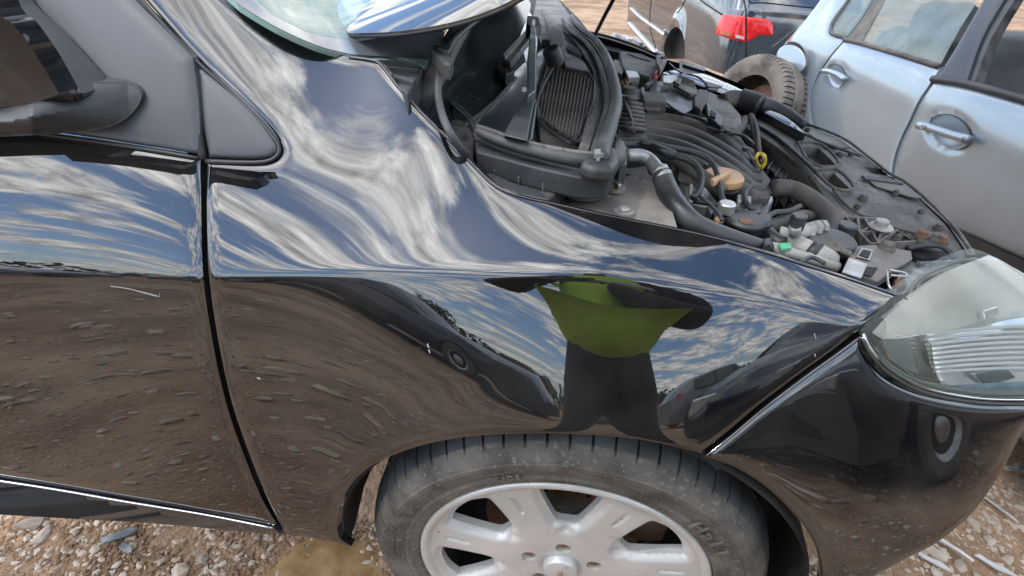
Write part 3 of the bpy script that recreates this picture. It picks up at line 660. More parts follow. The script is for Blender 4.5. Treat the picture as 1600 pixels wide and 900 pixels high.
# inner wing walls
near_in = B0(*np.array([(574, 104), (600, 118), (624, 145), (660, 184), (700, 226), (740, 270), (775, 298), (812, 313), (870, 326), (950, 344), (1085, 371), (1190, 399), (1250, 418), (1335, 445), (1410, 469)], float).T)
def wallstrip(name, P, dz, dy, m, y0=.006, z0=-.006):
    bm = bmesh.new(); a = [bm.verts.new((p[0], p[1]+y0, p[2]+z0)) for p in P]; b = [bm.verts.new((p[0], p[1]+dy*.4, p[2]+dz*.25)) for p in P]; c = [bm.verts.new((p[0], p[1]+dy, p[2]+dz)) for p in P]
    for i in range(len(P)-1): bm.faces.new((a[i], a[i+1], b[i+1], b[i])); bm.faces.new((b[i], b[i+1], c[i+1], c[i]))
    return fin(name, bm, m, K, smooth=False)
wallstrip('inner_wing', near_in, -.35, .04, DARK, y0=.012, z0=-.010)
# dark plastic tray behind the wing's rear corner
Z('scuttle_end_panel', [(580, 94), (620, 92), (662, 99), (652, 128), (636, 146), (606, 118)], 1.0, .03, PLAST)
Z('scuttle_end_rib', [(588, 99), (655, 104), (654, 108), (590, 103)], 1.006, .01, PLAST, .001)
Z('scuttle_end_rib', [(597, 111), (650, 122), (646, 128), (602, 116)], 1.006, .01, PLAST, .001)
pipe('scuttle_seal_hose', [(606, 225, .86), (632, 195, .91), (656, 158, .962), (680, 118, .985), (706, 68, 1.005), (738, 10, 1.025), (756, -30, 1.03)], [.014, .015, .0155, .0155, .0155, .0155, .0155], DUSTY, K, n=18)
pipe('washer_tube', [(792, -5, 1.05), (758, 22, 1.03), (722, 50, 1.022), (703, 72, 1.02), (691, 100, 1.008), (685, 130, .995), (686, 160, .98), (697, 195, .975), (716, 228, .955), (734, 252, .93), (745, 275, .89)], .0046, RUBBER, K, n=10)
Z('hose_clip', [(676, 68), (688, 64), (708, 88), (704, 100), (694, 98), (674, 76)], 1.028, .02, DUSTY)
Z('hose_clip', [(688, 62), (706, 72), (700, 80), (684, 72)], 1.034, .01, PLAST, .002)
Z('scuttle_side_wall', [(690, 150), (700, 158), (728, 184), (741, 196), (744, 212), (736, 243), (726, 240), (702, 214), (672, 182), (660, 168)], .93, .04, PLAST, .004)
surf('scuttle_end_wall', outl([(660, 160), (692, 150), (712, 168), (736, 190), (744, 208)], [(744, 208), (735, 246)], [(735, 246), (700, 214), (652, 168)]), PZ(.935), DUSTY, K, sp=8, wall=(0, 0, -.02), rnd=(8, -.01, (0, 0, 1)))
pipe('scuttle_wall_lip', [(692, 150, .945), (712, 166, .945), (734, 186, .944), (743, 200, .943), (744, 214, .94)], .004, HOSE, K, n=8)
# cowl surface
slab('scuttle_floor', [(655, 170), (700, 120), (800, 20), (850, -25), (905, 30), (945, 80), (962, 150), (955, 258), (845, 262), (742, 235)], .885, .01, DARK, K, 0)
surf('wiper_cowl', outl([(716, 173), (765, 141), (820, 92)], [(820, 92), (850, 70), (870, 60)], [(870, 60), (850, 110), (838, 150), (840, 220)], [(840, 220), (800, 215), (747, 198)]), PZ(.925), COWL, K, sp=8, wall=(0, 0, -.02), rnd=(8, -.008, (0, 0, 1)))
Z('cowl_step', [(838, 150), (866, 70), (880, 50), (905, 60), (925, 100), (930, 140), (912, 195), (900, 238), (888, 236), (845, 220)], .928, .02, DUSTY, .004)
# far side of the cowl
Z('cowl_far_panel', [(840, -10), (868, -8), (905, 44), (925, 82), (905, 66), (880, 48), (868, 62), (846, 62), (832, 30)], .935, .02, DUST2)
Z('cowl_rib', [(846, 14), (851, 14), (872, 52), (864, 58)], .945, .012, DUST2, .001)
Z('cowl_post', [(862, 40), (880, 48), (884, 70), (866, 84), (858, 70)], .955, .03, DUSTY)
Z('light_reflex_strip', [(803, 6), (816, 2), (842, 40), (838, 90), (822, 96), (814, 50)], .925, .01, mat('light_reflex_plastic', (.3, .31, .32), (.6, .6, .6), rough=.2, scale=40, lo=.45, hi=.5), .002)  # pale mottling puts a light reflex into the plastic's colour
# grille: frame and mesh bars
gr_ = Z('cowl_grille', [(841, 146), (866, 104), (876, 98), (880, 62), (914, 82), (926, 118), (930, 148), (920, 178), (903, 222), (895, 224), (862, 206), (842, 186)], .932, .012, PLAST, .002)
bm = bmesh.new(); go = np.array([(843, 152), (870, 104), (888, 102), (922, 120), (927, 148), (918, 174), (902, 219), (843, 182)], float)
def inpt(p, o): return bool(inside(np.array([p]), o)[0])
def addbar(bm, a, b, wd, z, h):
    A_, B_ = uz(a[0], a[1], z), uz(b[0], b[1], z); d = B_-A_; L_ = np.linalg.norm(d[:2]); 
    if L_ < 1e-5: return
    nrm = np.array([-d[1], d[0], 0])/L_*wd/2
    q = [bm.verts.new((p_+s_*nrm+np.array([0, 0, zz_])).tolist()) for zz_ in (0, -h) for p_, s_ in ((A_, -1), (B_, -1), (B_, 1), (A_, 1))]
    bm.faces.new(q[:4]); bm.faces.new((q[0], q[4], q[5], q[1])); bm.faces.new((q[2], q[6], q[7], q[3])); bm.faces.new((q[1], q[5], q[6], q[2])); bm.faces.new((q[3], q[7], q[4], q[0]))
for k in range(-4, 22):
    x0 = 835+k*5.6; run = []
    for t in np.linspace(0, 1, 60):
        y = 95+t*130; x = x0+(y-100)*-.07-(.0 if True else 0)+(150-y)*.10
        if inpt((x, y), go): run.append((x, y))
        elif run: break
    if len(run) > 1: addbar(bm, run[0], run[-1], .0022, .938, .006)
for k in range(44):
    y0 = 96+k*3.1; run = []
    for t in np.linspace(0, 1, 80):
        x = 838+t*95; y = y0+(x-838)*.27
        if inpt((x, y), go): run.append((x, y))
        elif run: break
    if len(run) > 1: addbar(bm, run[0], run[-1], .0015, .9383, .004)
o = fin('grille_mesh', bm, DUSTY, gr_); o['kind'] = 'stuff'
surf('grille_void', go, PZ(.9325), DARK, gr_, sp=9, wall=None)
for k in range(15):
    x = 885+k*2.9; y = 66+k*1.25; q = slab('grille_slat', [(x, y), (x+1.2, y+.4), (x+4.2, y+12), (x+3, y+12)], .9375, .004, DUSTY, gr_, 0)
Z('filter_flap', [(878, 84), (914, 98), (922, 112), (884, 104)], .945, .006, DUST2, .002)
cyl('washer_cap', 869, 98, .945, .017, .03, PLAST, K, axis=(-.45, -.2, .9)); cyl('washer_neck', 873, 108, .93, .013, .03, DUSTY, K, axis=(-.45, -.2, .9))
pipe('grille_border', [(841, 186, .938), (842, 150, .938), (866, 104, .938), (884, 100, .938), (924, 120, .938), (929, 148, .938), (920, 178, .938), (903, 223, .938), (862, 206, .938), (841, 186, .938)], .0022, PLAST, gr_, n=6, sub=3)
# wiper arms
wa = Z('wiper_arm', [(830, 30), (838, 30), (836, 90), (838, 140), (824, 150), (824, 90)], .985, .012, COWL, .003)
slab('wiper_foot', [(822, 142), (837, 146), (824, 218), (786, 209)], .962, .006, PLAST, wa, .004)
slab('wiper_foot_flank', [(837, 150), (839, 162), (832, 216), (824, 218)], .955, .006, COWL, wa, .003)
soft_edges(lathe('arm_nut', [(0, .006), (.005, .006), (.006, 0)], uz(820, 142, .975).tolist(), (0, 0, 1), STEEL, wa, 6))
wb = Z('wiper_linkage', [(784, 87), (826, 44), (836, 50), (798, 98)], .965, .014, mat('worn_linkage', (.13, .13, .125), (.42, .41, .39), rough=.4, metal=.4, scale=30), .002)
slab('linkage_edge', [(786, 84), (826, 42), (829, 46), (790, 90)], .972, .006, ALU, wb, .001)
Z('linkage_pivot', [(824, 24), (842, 26), (846, 40), (832, 44), (822, 36)], .985, .02, DUSTY)
Z('linkage_motor', [(780, 92), (798, 98), (804, 110), (790, 116), (776, 104)], .955, .02, PLAST)
for a_ in ((806, 20, 838, 42), (820, 62, 836, 82)):
    pipe('wiring', [(a_[0], a_[1], .95), ((a_[0]+a_[2])/2+5, (a_[1]+a_[3])/2-3, .95), (a_[2], a_[3], .95)], .003, REDW if a_[1] > 60 else PLAST, K, n=6)
# rubber bonnet seal: three parallel beads running back, then the rounded lower lip
sealA = [(893, 26, .95), (905, 44, .95), (928, 62, .95), (946, 88, .95), (957, 122, .95), (962, 160, .95), (953, 196, .95), (944, 226, .95), (940, 250, .95)]
pipe('bonnet_seal', [(a, b, z) for a, b, z in sealA], [.007, .008, .0085, .009, .0095, .010, .010, .0095, .0085], RUBBER, K, n=14)
sA = pipe('seal_bead', [(a-14+(.3*i), b+4, z-.004) for i, (a, b, z) in enumerate(sealA)], [.0055, .0055, .006, .006, .0065, .0065, .0065, .006, .0055], RUBBER, K, n=12)
pipe('seal_bead', [(a-6, b+2, z+.003) for i, (a, b, z) in enumerate(sealA)], .0022, DUST2, K, n=8)
Z('seal_channel', [(888, 50), (915, 70), (934, 100), (942, 130), (945, 160), (934, 192), (922, 226), (918, 242), (902, 238), (914, 200), (926, 170), (932, 140), (926, 108), (908, 78)], .940, .014, DUST2, .003)
pipe('seal_end_lobe', [(745, 204, .952), (775, 217, .95), (815, 230, .948), (860, 241, .946), (905, 249, .944), (938, 254, .942), (958, 252, .94), (966, 243, .94), (966, 228, .942)], [.004, .0058, .0062, .0068, .0075, .0085, .0098, .0095, .008], RUBBER, K, n=16)
Z('seal_pad', [(925, 228), (950, 222), (966, 232), (969, 248), (960, 262), (930, 262), (905, 252)], .951, .02, RUBBER, .008)
slab('scuttle_lower_edge', [(741, 206), (790, 224), (860, 243), (905, 252), (962, 262), (950, 279), (905, 276), (842, 262), (744, 236)], .932, .028, PLAST, K, .006)
pipe('scuttle_edge_bead', [(743, 216, .940), (800, 238, .936), (870, 257, .934), (925, 270, .932), (955, 268, .93)], .0035, PLAST, K, n=8)
pipe('seal_highlight_bead', [(745, 197, .956), (770, 205, .956), (800, 216, .955), (850, 229, .953), (900, 238, .951), (940, 242, .95)], .003, DUST2, K, n=8)
solid('seal_clip', uz(np.array([928, 944, 946, 930]), np.array([233, 231, 239, 241]), .958), (0, 0, -.006), mat('cloudy_clip', (.18, .18, .18), (.28, .28, .28), rough=.3), K, .0006)
# ribbed tray below
tr_ = slab('scuttle_tray', [(738, 244), (790, 258), (842, 270), (896, 277), (890, 284), (858, 311), (845, 310), (790, 288), (752, 262)], .905, .02, DUSTY, K, .004)
slab('tray_face', [(752, 262), (800, 284), (846, 300), (858, 312), (812, 303), (778, 288)], .908, .012, PLAST, tr_, .003)
for a_ in ((775, 255, 772, 266), (814, 265, 810, 277), (852, 273, 848, 286)):
    slab('tray_rib', [(a_[0]-1, a_[1]), (a_[0]+2, a_[1]), (a_[2]+2, a_[3]), (a_[2]-1, a_[3])], .915, .012, DUST2, tr_, .001)
# ------------------------------------------------------------------ strut tower
st = surf('strut_tower', outl([(820, 306), (862, 296), (890, 278), (935, 270), (985, 272), (1020, 286), (1043, 310), (1055, 345), (1060, 362)], [(1060, 362), (950, 338), (870, 322), (820, 308)]),
          IMP(lambda P, a, b: -(P[:, 2]-(.872-.035*np.clip((np.hypot(P[:, 0]-.0, P[:, 1]-.20)-.085)/.05, 0, 1)**2)), .3, 1.4, 80), STRUT, K, sp=6, wall=(0, 0, -.03))
cyl('strut_top_hole', 911, 297, .889, .026, .0035, DARK, st); soft_edges(lathe('strut_collar', [(.024, .0), (.024, .004), (.029, .003), (.030, -.002)], uz(911, 297, .8925).tolist(), (0, 0, 1), STRUT, st, 32))
pipe('damper_rod', [(907, 300, .893), (908, 276, .925)], .0085, PLAST, st); cyl('damper_cap', 909, 283, .91, .013, .008, PLAST, st)
for a_ in ((962, 293), (975, 331), (1030, 300)): bolt(a_[0], a_[1], .897, .0068, ALU, st, .017)
slab('tower_brace', [(940, 262), (1000, 262), (1040, 290), (1068, 340), (1080, 366), (1062, 362), (1050, 330), (1025, 290), (985, 272)], .87, .02, DUSTY, K, .004)
slab('tower_bracket', [(940, 262), (965, 262), (972, 276), (966, 290), (948, 276)], .905, .012, DUSTY, K, .002)
# ------------------------------------------------------------------ engine
ec = slab('engine_cover', [(968, 212), (1002, 168), (1060, 172), (1102, 186), (1138, 204), (1168, 232), (1182, 252), (1206, 284), (1206, 300), (1180, 318), (1150, 298), (1108, 268), (1050, 246), (970, 232)], .868, .05, DUSTY, K, .008)
T_ = [(1000, 172), (1040, 172), (1075, 178), (1108, 193), (1140, 213), (1163, 240)]; B_ = [(968, 226), (1010, 230), (1060, 243), (1105, 264), (1150, 292), (1182, 312)]
for k in range(6):
    t = k/5; q = [(a[0]*(1-t)+b[0]*t, a[1]*(1-t)+b[1]*t+3, .868) for a, b in zip(T_, B_)]
    w_ = [.0125, .014, .0150, .0155, .0145, .0115]
    pipe('intake_runner', q, [x*(1+.2*t) for x in w_], DUSTY, ec, n=14, flat=.8)
    e_ = q[-1]; cyl('runner_end', e_[0]-1, e_[1], .862, .0135, .012, DUSTY, ec)
slab('cover_lip', [(1178, 318), (1206, 298), (1209, 312), (1200, 330), (1190, 342), (1180, 336)], .85, .03, ALU, K, .003)
slab('cover_edge_strip', [(1176, 316), (1206, 296), (1207, 300), (1178, 320)], .866, .004, WHITEPL, K, .001)
ib = slab('intake_box', [(966, 148), (998, 152), (1004, 178), (1008, 206), (1000, 211), (962, 205), (960, 178)], .89, .03, PLAST, K, .006)
for k in range(8):
    y = 153+k*6.6; pipe('box_rib', [(965-k*.3, y, .893), (984, y+1, .905), (1002+k*.8, y+4, .893)], .0038, DUSTY, ib, n=8)
pipe('box_strap', [(972, 150, .898), (984, 178, .908), (990, 208, .90)], .0028, DUST2, ib, n=8); pipe('box_strap', [(962, 186, .895), (968, 207, .895)], .003, DUST2, ib, n=8)
slab('rail_under_box', [(958, 206), (1010, 208), (1012, 216), (962, 216)], .893, .01, DUSTY, K, .003)
# battery side clutter
slab('resonator_box', [(970, 137), (1004, 139), (1005, 156), (972, 153)], .90, .03, DUSTY, K, .004); slab('resonator_box', [(1005, 142), (1040, 145), (1042, 160), (1006, 158)], .90, .03, DUSTY, K, .004)
pipe('box_band', [(1004, 139, .903), (1005, 157, .903)], .0035, PLAST, K, n=8)
cyl('breather', 982, 146, .91, .013, .012, DUSTY, K); 
slab('plate', [(1003, 158), (1030, 159), (1032, 169), (1008, 167)], .89, .008, DUST2, K, .002); cyl('plate_hole', 1017, 162, .8905, .008, .001, DARK, K)
fb = slab('fuse_box', [(968, 79), (1004, 84), (1030, 95), (1032, 104), (1016, 121), (975, 108), (970, 98)], .905, .035, DUST2, K, .006)
pipe('lid_groove', [(981, 84, .907), (996, 90, .907), (1017, 96, .907)], .0013, DARK, fb, n=6)
slab('fuse_box_base', [(970, 100), (1016, 122), (1020, 128), (1004, 130), (972, 112)], .888, .03, PLAST, K, .004)
slab('relay_block', [(977, 109), (996, 112), (1000, 120), (982, 121)], .905, .02, ALU, K, .002); slab('relay_block', [(984, 121), (998, 121), (998, 130), (986, 130)], .895, .02, DUST2, K, .002)
slab('side_duct', [(958, 92), (968, 94), (976, 108), (972, 116), (958, 112)], .90, .02, DUST2, K, .004)
slab('battery', [(1018, 127), (1048, 128), (1074, 138), (1084, 154), (1084, 170), (1068, 178), (1045, 168), (1025, 158), (1014, 142)], .885, .08, HOSE, K, .006)
pipe('battery_cable', [(1008, 134, .90), (1018, 128, .905), (1026, 118, .915), (1034, 108, .92), (1040, 94, .925)], .0038, DUST2, K, n=8); pipe('red_cable_tape', [(1022, 122, .912), (1028, 114, .918)], .0055, REDW, K, n=8)
slab('terminal_bracket', [(1036, 118), (1060, 116), (1064, 122), (1048, 130), (1036, 128)], .90, .006, ALU, K, .001); slab('terminal_bracket', [(1052, 126), (1066, 121), (1062, 132)], .905, .006, DUST2, K, .001)
slab('hinge_plate', [(1026, 82), (1038, 80), (1040, 92), (1032, 108), (1026, 96)], .93, .02, STRUT, K, .002); bolt(1030, 86, .934, .007, STEEL, K); bolt(1036, 92, .934, .006, RUST, K)
# far wing rail: dark inner face, painted edge catching the sky
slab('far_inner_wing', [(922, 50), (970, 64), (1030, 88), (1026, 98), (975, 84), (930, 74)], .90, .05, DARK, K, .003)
pipe('far_wing_edge', [(905, 47, .925), (950, 57, .925), (990, 70, .92), (1028, 86, .915)], .0032, PLAST, K, n=8)
surf('far_wing', outl([(1010, 82), (1040, 90), (1100, 106), (1150, 126), (1200, 152), (1240, 180), (1262, 200)], [(1262, 200), (1236, 188)], [(1236, 188), (1190, 164), (1140, 142), (1090, 124), (1040, 108), (1012, 96)]), lambda a, b: uz(a, b, .89+.0*a), PAINT, K, sp=6, wall=(0, 0, -.06), rnd=(8, -.012, (0, 0, 1)))
slab('inner_wing_rail', [(1040, 108), (1090, 124), (1140, 143), (1188, 166), (1176, 168), (1130, 150), (1085, 134), (1040, 118)], .872, .02, PLAST, K, .003)
lb = slab('rail_bracket', [(1062, 94), (1102, 105), (1101, 111), (1066, 100), (1067, 112), (1062, 112)], .915, .006, PLAST, K, .001)
slab('ecu_block', [(1048, 114), (1066, 118), (1086, 126), (1088, 138), (1076, 142), (1060, 132)], .888, .03, DUSTY, K, .003)
slab('cable_tray', [(1056, 126), (1088, 140), (1090, 146), (1078, 146), (1052, 132)], .895, .006, DUST2, K, .001)
slab('headlamp_back', [(1104, 134), (1124, 136), (1150, 150), (1140, 158), (1112, 146)], .865, .03, DUSTY, K, .006); cyl('lamp_cover', 1113, 142, .872, .02, .012, PLAST, K); cyl('lamp_cover_ring', 1113, 141, .886, .011, .003, DUST2, K)
# air box and snorkel
ab = slab('air_box', [(1106, 141), (1136, 154), (1158, 178), (1160, 190), (1150, 197), (1128, 197), (1104, 176), (1100, 160)], .89, .05, DUST2, K, .006)
slab('air_box_front', [(1090, 138), (1108, 141), (1104, 158), (1096, 172), (1084, 164), (1084, 152)], .893, .04, DUSTY, K, .005)
slab('air_box_flank', [(1104, 160), (1112, 166), (1130, 184), (1127, 198), (1106, 180)], .894, .02, PLAST, K, .003)
slab('flank_window', [(1111, 171), (1119, 176), (1118, 184), (1110, 180)], .897, .004, DARK, ab, .001)
pipe('snorkel', [(1128, 158, .885), (1145, 154, .888), (1160, 156, .888)], [.014, .0165, .016], DUSTY, K, n=16)
for k in range(10): a_ = 1158+k*3.1; y = 155+k*1.0; pipe('bellows_ring', [(a_, y, .888), (a_+1.7, y+.5, .888)], .0205, HOSE, K, n=18)
pipe('snorkel', [(1186, 163, .885), (1205, 168, .882), (1232, 181, .875), (1258, 196, .868)], [.017, .0155, .013, .008], PLAST, K, n=16)
pipe('support_rod', [(1173, 180, .88), (1178, 205, .87), (1186, 240, .86)], .005, DUSTY, K, n=10); pipe('air_hose', [(1164, 187, .87), (1155, 202, .87), (1144, 212, .87)], .009, DUSTY, K, n=10)
pipe('drain_hose', [(1190, 205, .80), (1182, 225, .78), (1172, 240, .76)], .02, DUST2, K, n=12)
ring = pipe('dipstick_ring', [(1183, 256, .87), (1181, 246, .885), (1187, 240, .89), (1194, 244, .89), (1195, 253, .88), (1190, 262, .87), (1184, 258, .87)], .0028, YELLOW, K, n=10); pipe('dipstick_tube', [(1186, 240, .87), (1183, 205, .875), (1176, 182, .88)], .004, DUSTY, K, n=8)
# pipes at the near side
pipe('alloy_pipe', [(979, 243, .918), (1000, 243, .918), (1014, 249, .915), (1024, 260, .912), (1031, 271, .91)], [.0082, .0082, .0084, .0086, .009], ALU, K, n=16)
slab('pipe_clip', [(966, 226), (980, 227), (980, 256), (968, 258)], .925, .03, PLAST, K, .003)
for d in (0, 5): soft_edges(lathe('pipe_coupling', [(.0085, 0), (.0125, .001), (.0135, .004), (.0125, .007), (.0105, .009)], uz(1029+d*1.0, 268+d*1.6, .912).tolist(), (.6, -.75, -.15), ALU, K, 24))
pipe('radiator_hose', [(1035, 277, .910), (1044, 300, .905), (1060, 326, .90), (1085, 350, .893), (1120, 366, .886), (1160, 378, .88), (1200, 388, .872)], [.0125, .0128, .0125, .012, .0115, .0098, .008], HOSE, K, n=20)
slab('shield_plate', [(985, 262), (1010, 258), (1020, 290), (1045, 320), (1060, 350), (1040, 345), (1020, 300)], .865, .01, DUSTY, K, .003)
pipe('vacuum_pipe', [(965, 226, .915), (1000, 226, .915), (1019, 231, .915), (1050, 242, .915), (1075, 250, .915), (1090, 262, .912), (1096, 280, .905), (1092, 298, .90), (1082, 309, .895)], .0042, PLAST, K, n=10)
pipe('vacuum_pipe', [(1000, 222, .92), (1040, 229, .92), (1075, 236, .918), (1102, 246, .915), (1117, 262, .91), (1123, 285, .902), (1126, 302, .896), (1134, 318, .89), (1152, 326, .886)], .0036, HOSE, K, n=10)
pipe('pipe_sleeve', [(1019, 230, .917), (1054, 243, .917)], .0062, HOSE, K, n=10); pipe('loom_tube', [(985, 232, .90), (1040, 245, .898), (1085, 268, .895), (1130, 300, .885)], .009, DUSTY, K, n=10)
pipe('hanging_lead', [(1050, 246, .90), (1052, 268, .885)], .004, DUSTY, K, n=8)
br_ = slab('engine_casting', [(1063, 278), (1078, 272), (1096, 280), (1122, 314), (1110, 322), (1092, 318), (1070, 312)], .865, .04, ALU, K, .006); cyl('casting_boss', 1077, 281, .868, .016, .012, ALU, br_); slab('casting_web', [(1078, 285), (1084, 288), (1084, 316), (1076, 314)], .878, .012, WHITEPL, br_, .002)
oc = cyl('oil_cap', 1128, 284, .886, .0262, .012, ORANGE, K, n=40); slab('cap_grip', [(1110, 278), (1141, 263), (1144, 268), (1116, 284)], .908, .009, ORANGE, oc, .002); cyl('oil_neck', 1129, 294, .876, .020, .010, DUSTY, K)
slab('throttle_body', [(1160, 300), (1178, 290), (1196, 308), (1190, 330), (1168, 322)], .868, .03, PLAST, K, .006)
for a_ in ((1156, 309), (1170, 311)): slab('cream_connector', [(a_[0]-3, a_[1]-6), (a_[0]+4, a_[1]-5), (a_[0]+4, a_[1]+6), (a_[0]-3, a_[1]+7)], .888, .012, WHITEPL, K, .0015)
pipe('fuel_lead', [(1176, 290, .893), (1166, 298, .892), (1164, 312, .89), (1172, 324, .888), (1184, 331, .886), (1174, 334, .886), (1150, 329, .886), (1118, 320, .886), (1084, 314, .886)], .0036, PLAST, K, n=10)
pm = cyl('pump_housing', 1164, 352, .862, .029, .016, PLAST, K, n=40); cyl('pump_lid', 1164, 347, .882, .022, .006, HOSE, pm, n=36); cyl('pump_badge', 1166, 345, .889, .008, .0008, RUST, pm)
for k in range(4): slab('plug_connector', [(1104+k*7, 322+k*3), (1112+k*7, 318+k*3), (1118+k*7, 330+k*3), (1110+k*7, 335+k*3)], .888-.002*k, .02, PLAST if k % 2 else HOSE, K, .002)
cyl('sensor_ring', 1133, 331, .885, .010, .012, STEEL, K); pipe('sensor_gold', [(1120, 342, .885), (1126, 347, .885)], .004, ORANGE, K, n=8)
pipe('coolant_hose', [(1206, 293, .87), (1238, 296, .872), (1266, 310, .874), (1290, 331, .872), (1298, 350, .868), (1287, 366, .86)], [.012, .0118, .0115, .0115, .0112, .0105], DUSTY, K, n=18)
pipe('lower_hose', [(1192, 356, .86), (1215, 350, .862), (1240, 340, .865), (1262, 338, .862), (1274, 345, .855)], [.010, .009, .0085, .008, .0075], DUSTY, K, n=14)
pipe('branch_hose', [(1196, 362, .865), (1206, 372, .866), (1222, 382, .866)], .009, PLAST, K, n=12)
slab('hose_clip_green', [(1216, 379), (1234, 378), (1238, 386), (1222, 388)], .878, .006, GREEN, K, .0015)
pipe('gas_pipe', [(1218, 364, .87), (1236, 366, .872), (1256, 362, .872), (1280, 356, .87)], [.008, .0075, .009, .0095], WHITEPL, K, n=14)
for k in range(3): soft_edges(lathe('pipe_nut', [(.009, 0), (.0125, .001), (.0125, .007), (.009, .008)], uz(1258+k*11, 362-k*2.6, .871).tolist(), (.95, .25, 0), WHITEPL, K, 8))
pipe('valve_stem', [(1243, 372, .868), (1242, 356, .892)], .0065, ALU, K, n=12); vc = cyl('valve_cap', 1242, 357, .888, .0085, .017, HOSE, K, n=16)
pipe('gas_pipe', [(1236, 368, .866), (1244, 380, .868), (1262, 390, .868), (1282, 400, .866), (1300, 408, .862)], [.008, .010, .011, .012, .010], WHITEPL, K, n=14); pipe('pipe_band', [(1262, 390, .868), (1276, 398, .867)], .0128, PLAST, K, n=16)
pipe('wrapped_pipe', [(1199, 384, .868), (1222, 392, .868), (1250, 400, .866), (1282, 408, .864), (1308, 418, .86)], [.0055, .0075, .006, .007, .006], WHITEPL, K, n=12)
rc = cyl('reservoir_cap', 1293, 385, .862, .0270, .012, HOSE, K, n=48, bev=.08); cyl('cap_recess', 1293, 379, .8745, .018, .001, DUSTY, rc)
sc_ = cyl('small_cap', 1318, 366, .862, .0115, .014, HOSE, K, n=24); cyl('small_cap_base', 1318, 373, .85, .013, .008, DUSTY, K)
# ------------------------------------------------------------------ front panel above the radiator
FP = lambda a, b: uz(a, b, .862-.00003*(a-1300))
def fz(pts): return [.862-.00004*(p[0]-1300) for p in pts]
hs = [np.array([(1249, 224), (1281, 227), (1310, 255), (1268, 254)], float), np.array([(1275, 268), (1305, 266), (1332, 292), (1304, 292)], float), np.array([(1350, 256), (1379, 259), (1387, 270), (1364, 266)], float)]
pan = surf('front_panel', outl([(1158, 186), (1190, 178), (1240, 184), (1273, 196), (1312, 212), (1350, 240), (1389, 270)], [(1389, 270), (1418, 287), (1450, 315), (1482, 345), (1508, 375), (1522, 402)], [(1522, 402), (1478, 398), (1420, 388), (1366, 388), (1322, 345), (1286, 296), (1262, 264), (1214, 224), (1168, 196)]), FP, DUST2, K, sp=7, wall=(0, 0, -.03), holes=hs, rnd=(7, -.006, (0, 0, 1)))
def frame(name, pts, z, r, m=DUSTY): return pipe(name, [(a, b, z) for a, b in pts], r, m, pan, n=8, sub=3)
frame('recess_rim', [(1247, 222), (1283, 225), (1312, 257), (1268, 256), (1247, 222)], .866, .0024); frame('recess_rim', [(1272, 266), (1307, 264), (1335, 294), (1303, 294), (1272, 266)], .866, .0024)
for h_ in hs: slab('recess_floor', h_, .84, .004, STRUT, pan, 0)
frame('pressed_line', [(1302, 296), (1320, 318), (1345, 336), (1380, 342), (1412, 352), (1450, 372), (1485, 396)], .864, .0018)
frame('pressed_line', [(1172, 190), (1216, 216), (1262, 256), (1276, 270)], .866, .0034, PLAST); frame('pressed_line', [(1200, 182), (1262, 212), (1300, 228), (1345, 244)], .866, .0022)
frame('panel_edge', [(1240, 186), (1312, 213), (1352, 241), (1390, 271), (1420, 288), (1484, 346), (1521, 398)], .863, .0022, DUST2)
slab('pressed_pocket', [(1352, 277), (1410, 285), (1442, 309), (1428, 308), (1368, 290)], .8635, .003, STRUT, pan, .001); slab('pocket_wall', [(1346, 273), (1410, 282), (1412, 287), (1352, 279)], .866, .004, PLAST, pan, .001)
slab('pressed_pocket', [(1262, 208), (1308, 222), (1328, 231), (1300, 230)], .8645, .003, PLAST, pan, .001)
for a_ in ((1349, 309, .006, DUSTY), (1467, 355, .006, DUSTY), (1312, 240, .004, DUSTY)): bolt(a_[0], a_[1], .864, a_[2], a_[3], pan, .010)
# fan shroud hanging behind the front panel
for k in range(11):
    t = k/10; a_ = (1166+t*118, 196+t*106); slab('shroud_rib', [(a_[0], a_[1]), (a_[0]+3, a_[1]+1), (a_[0]-12, a_[1]+26), (a_[0]-15, a_[1]+24)], .84-.0*k, .05, PLAST, K, .001)
slab('shroud_edge', [(1158, 192), (1168, 198), (1214, 228), (1262, 268), (1286, 300), (1320, 344), (1312, 346), (1276, 302), (1252, 272), (1206, 234), (1160, 204)], .85, .02, DUSTY, K, .003)
slab('shroud_wall', [(1140, 215), (1160, 204), (1206, 236), (1250, 276), (1270, 310), (1240, 320), (1200, 270)], .80, .02, PLAST, K, .003)
WIRES = [((1042, 96), (1062, 112), (1090, 120), (1104, 132)), ((1064, 118), (1080, 130), (1092, 150), (1100, 168)), ((990, 128), (1006, 136), (1016, 150)), ((1040, 160), (1062, 176), (1086, 182), (1104, 190)), ((1106, 200), (1130, 206), (1160, 212), (1178, 226)), ((1196, 340), (1212, 332), (1232, 330), (1250, 322)), ((1084, 300), (1100, 312), (1120, 330), (1128, 344)), ((1060, 330), (1080, 344), (1096, 356)), ((1304, 384), (1316, 392), (1330, 398)), ((1250, 410), (1268, 402), (1290, 412)), ((958, 118), (966, 128), (970, 140)), ((1120, 206), (1148, 222), (1168, 240), (1182, 262))]
for k, w_ in enumerate(WIRES): pipe('wiring', [(a, b, .895-.01*(k % 3)) for a, b in w_], .0022+.0006*(k % 3), (PLAST, HOSE, DUSTY)[k % 3], K, n=6)
for a_ in ((1010, 176), (1056, 176), (1100, 190), (1136, 208), (1164, 236), (1044, 240), (1104, 262)): cyl('cover_stud', a_[0], a_[1], .885, .005, .006, PLAST, ec, n=12)
for a_ in ((1066, 338, 9), (1046, 352, 7), (1200, 376, 6), (1152, 330, 7)): slab('loom_clip', [(a_[0]-a_[2], a_[1]-4), (a_[0]+a_[2], a_[1]-6), (a_[0]+a_[2], a_[1]+5), (a_[0]-a_[2], a_[1]+6)], .885, .012, PLAST, K, .002)
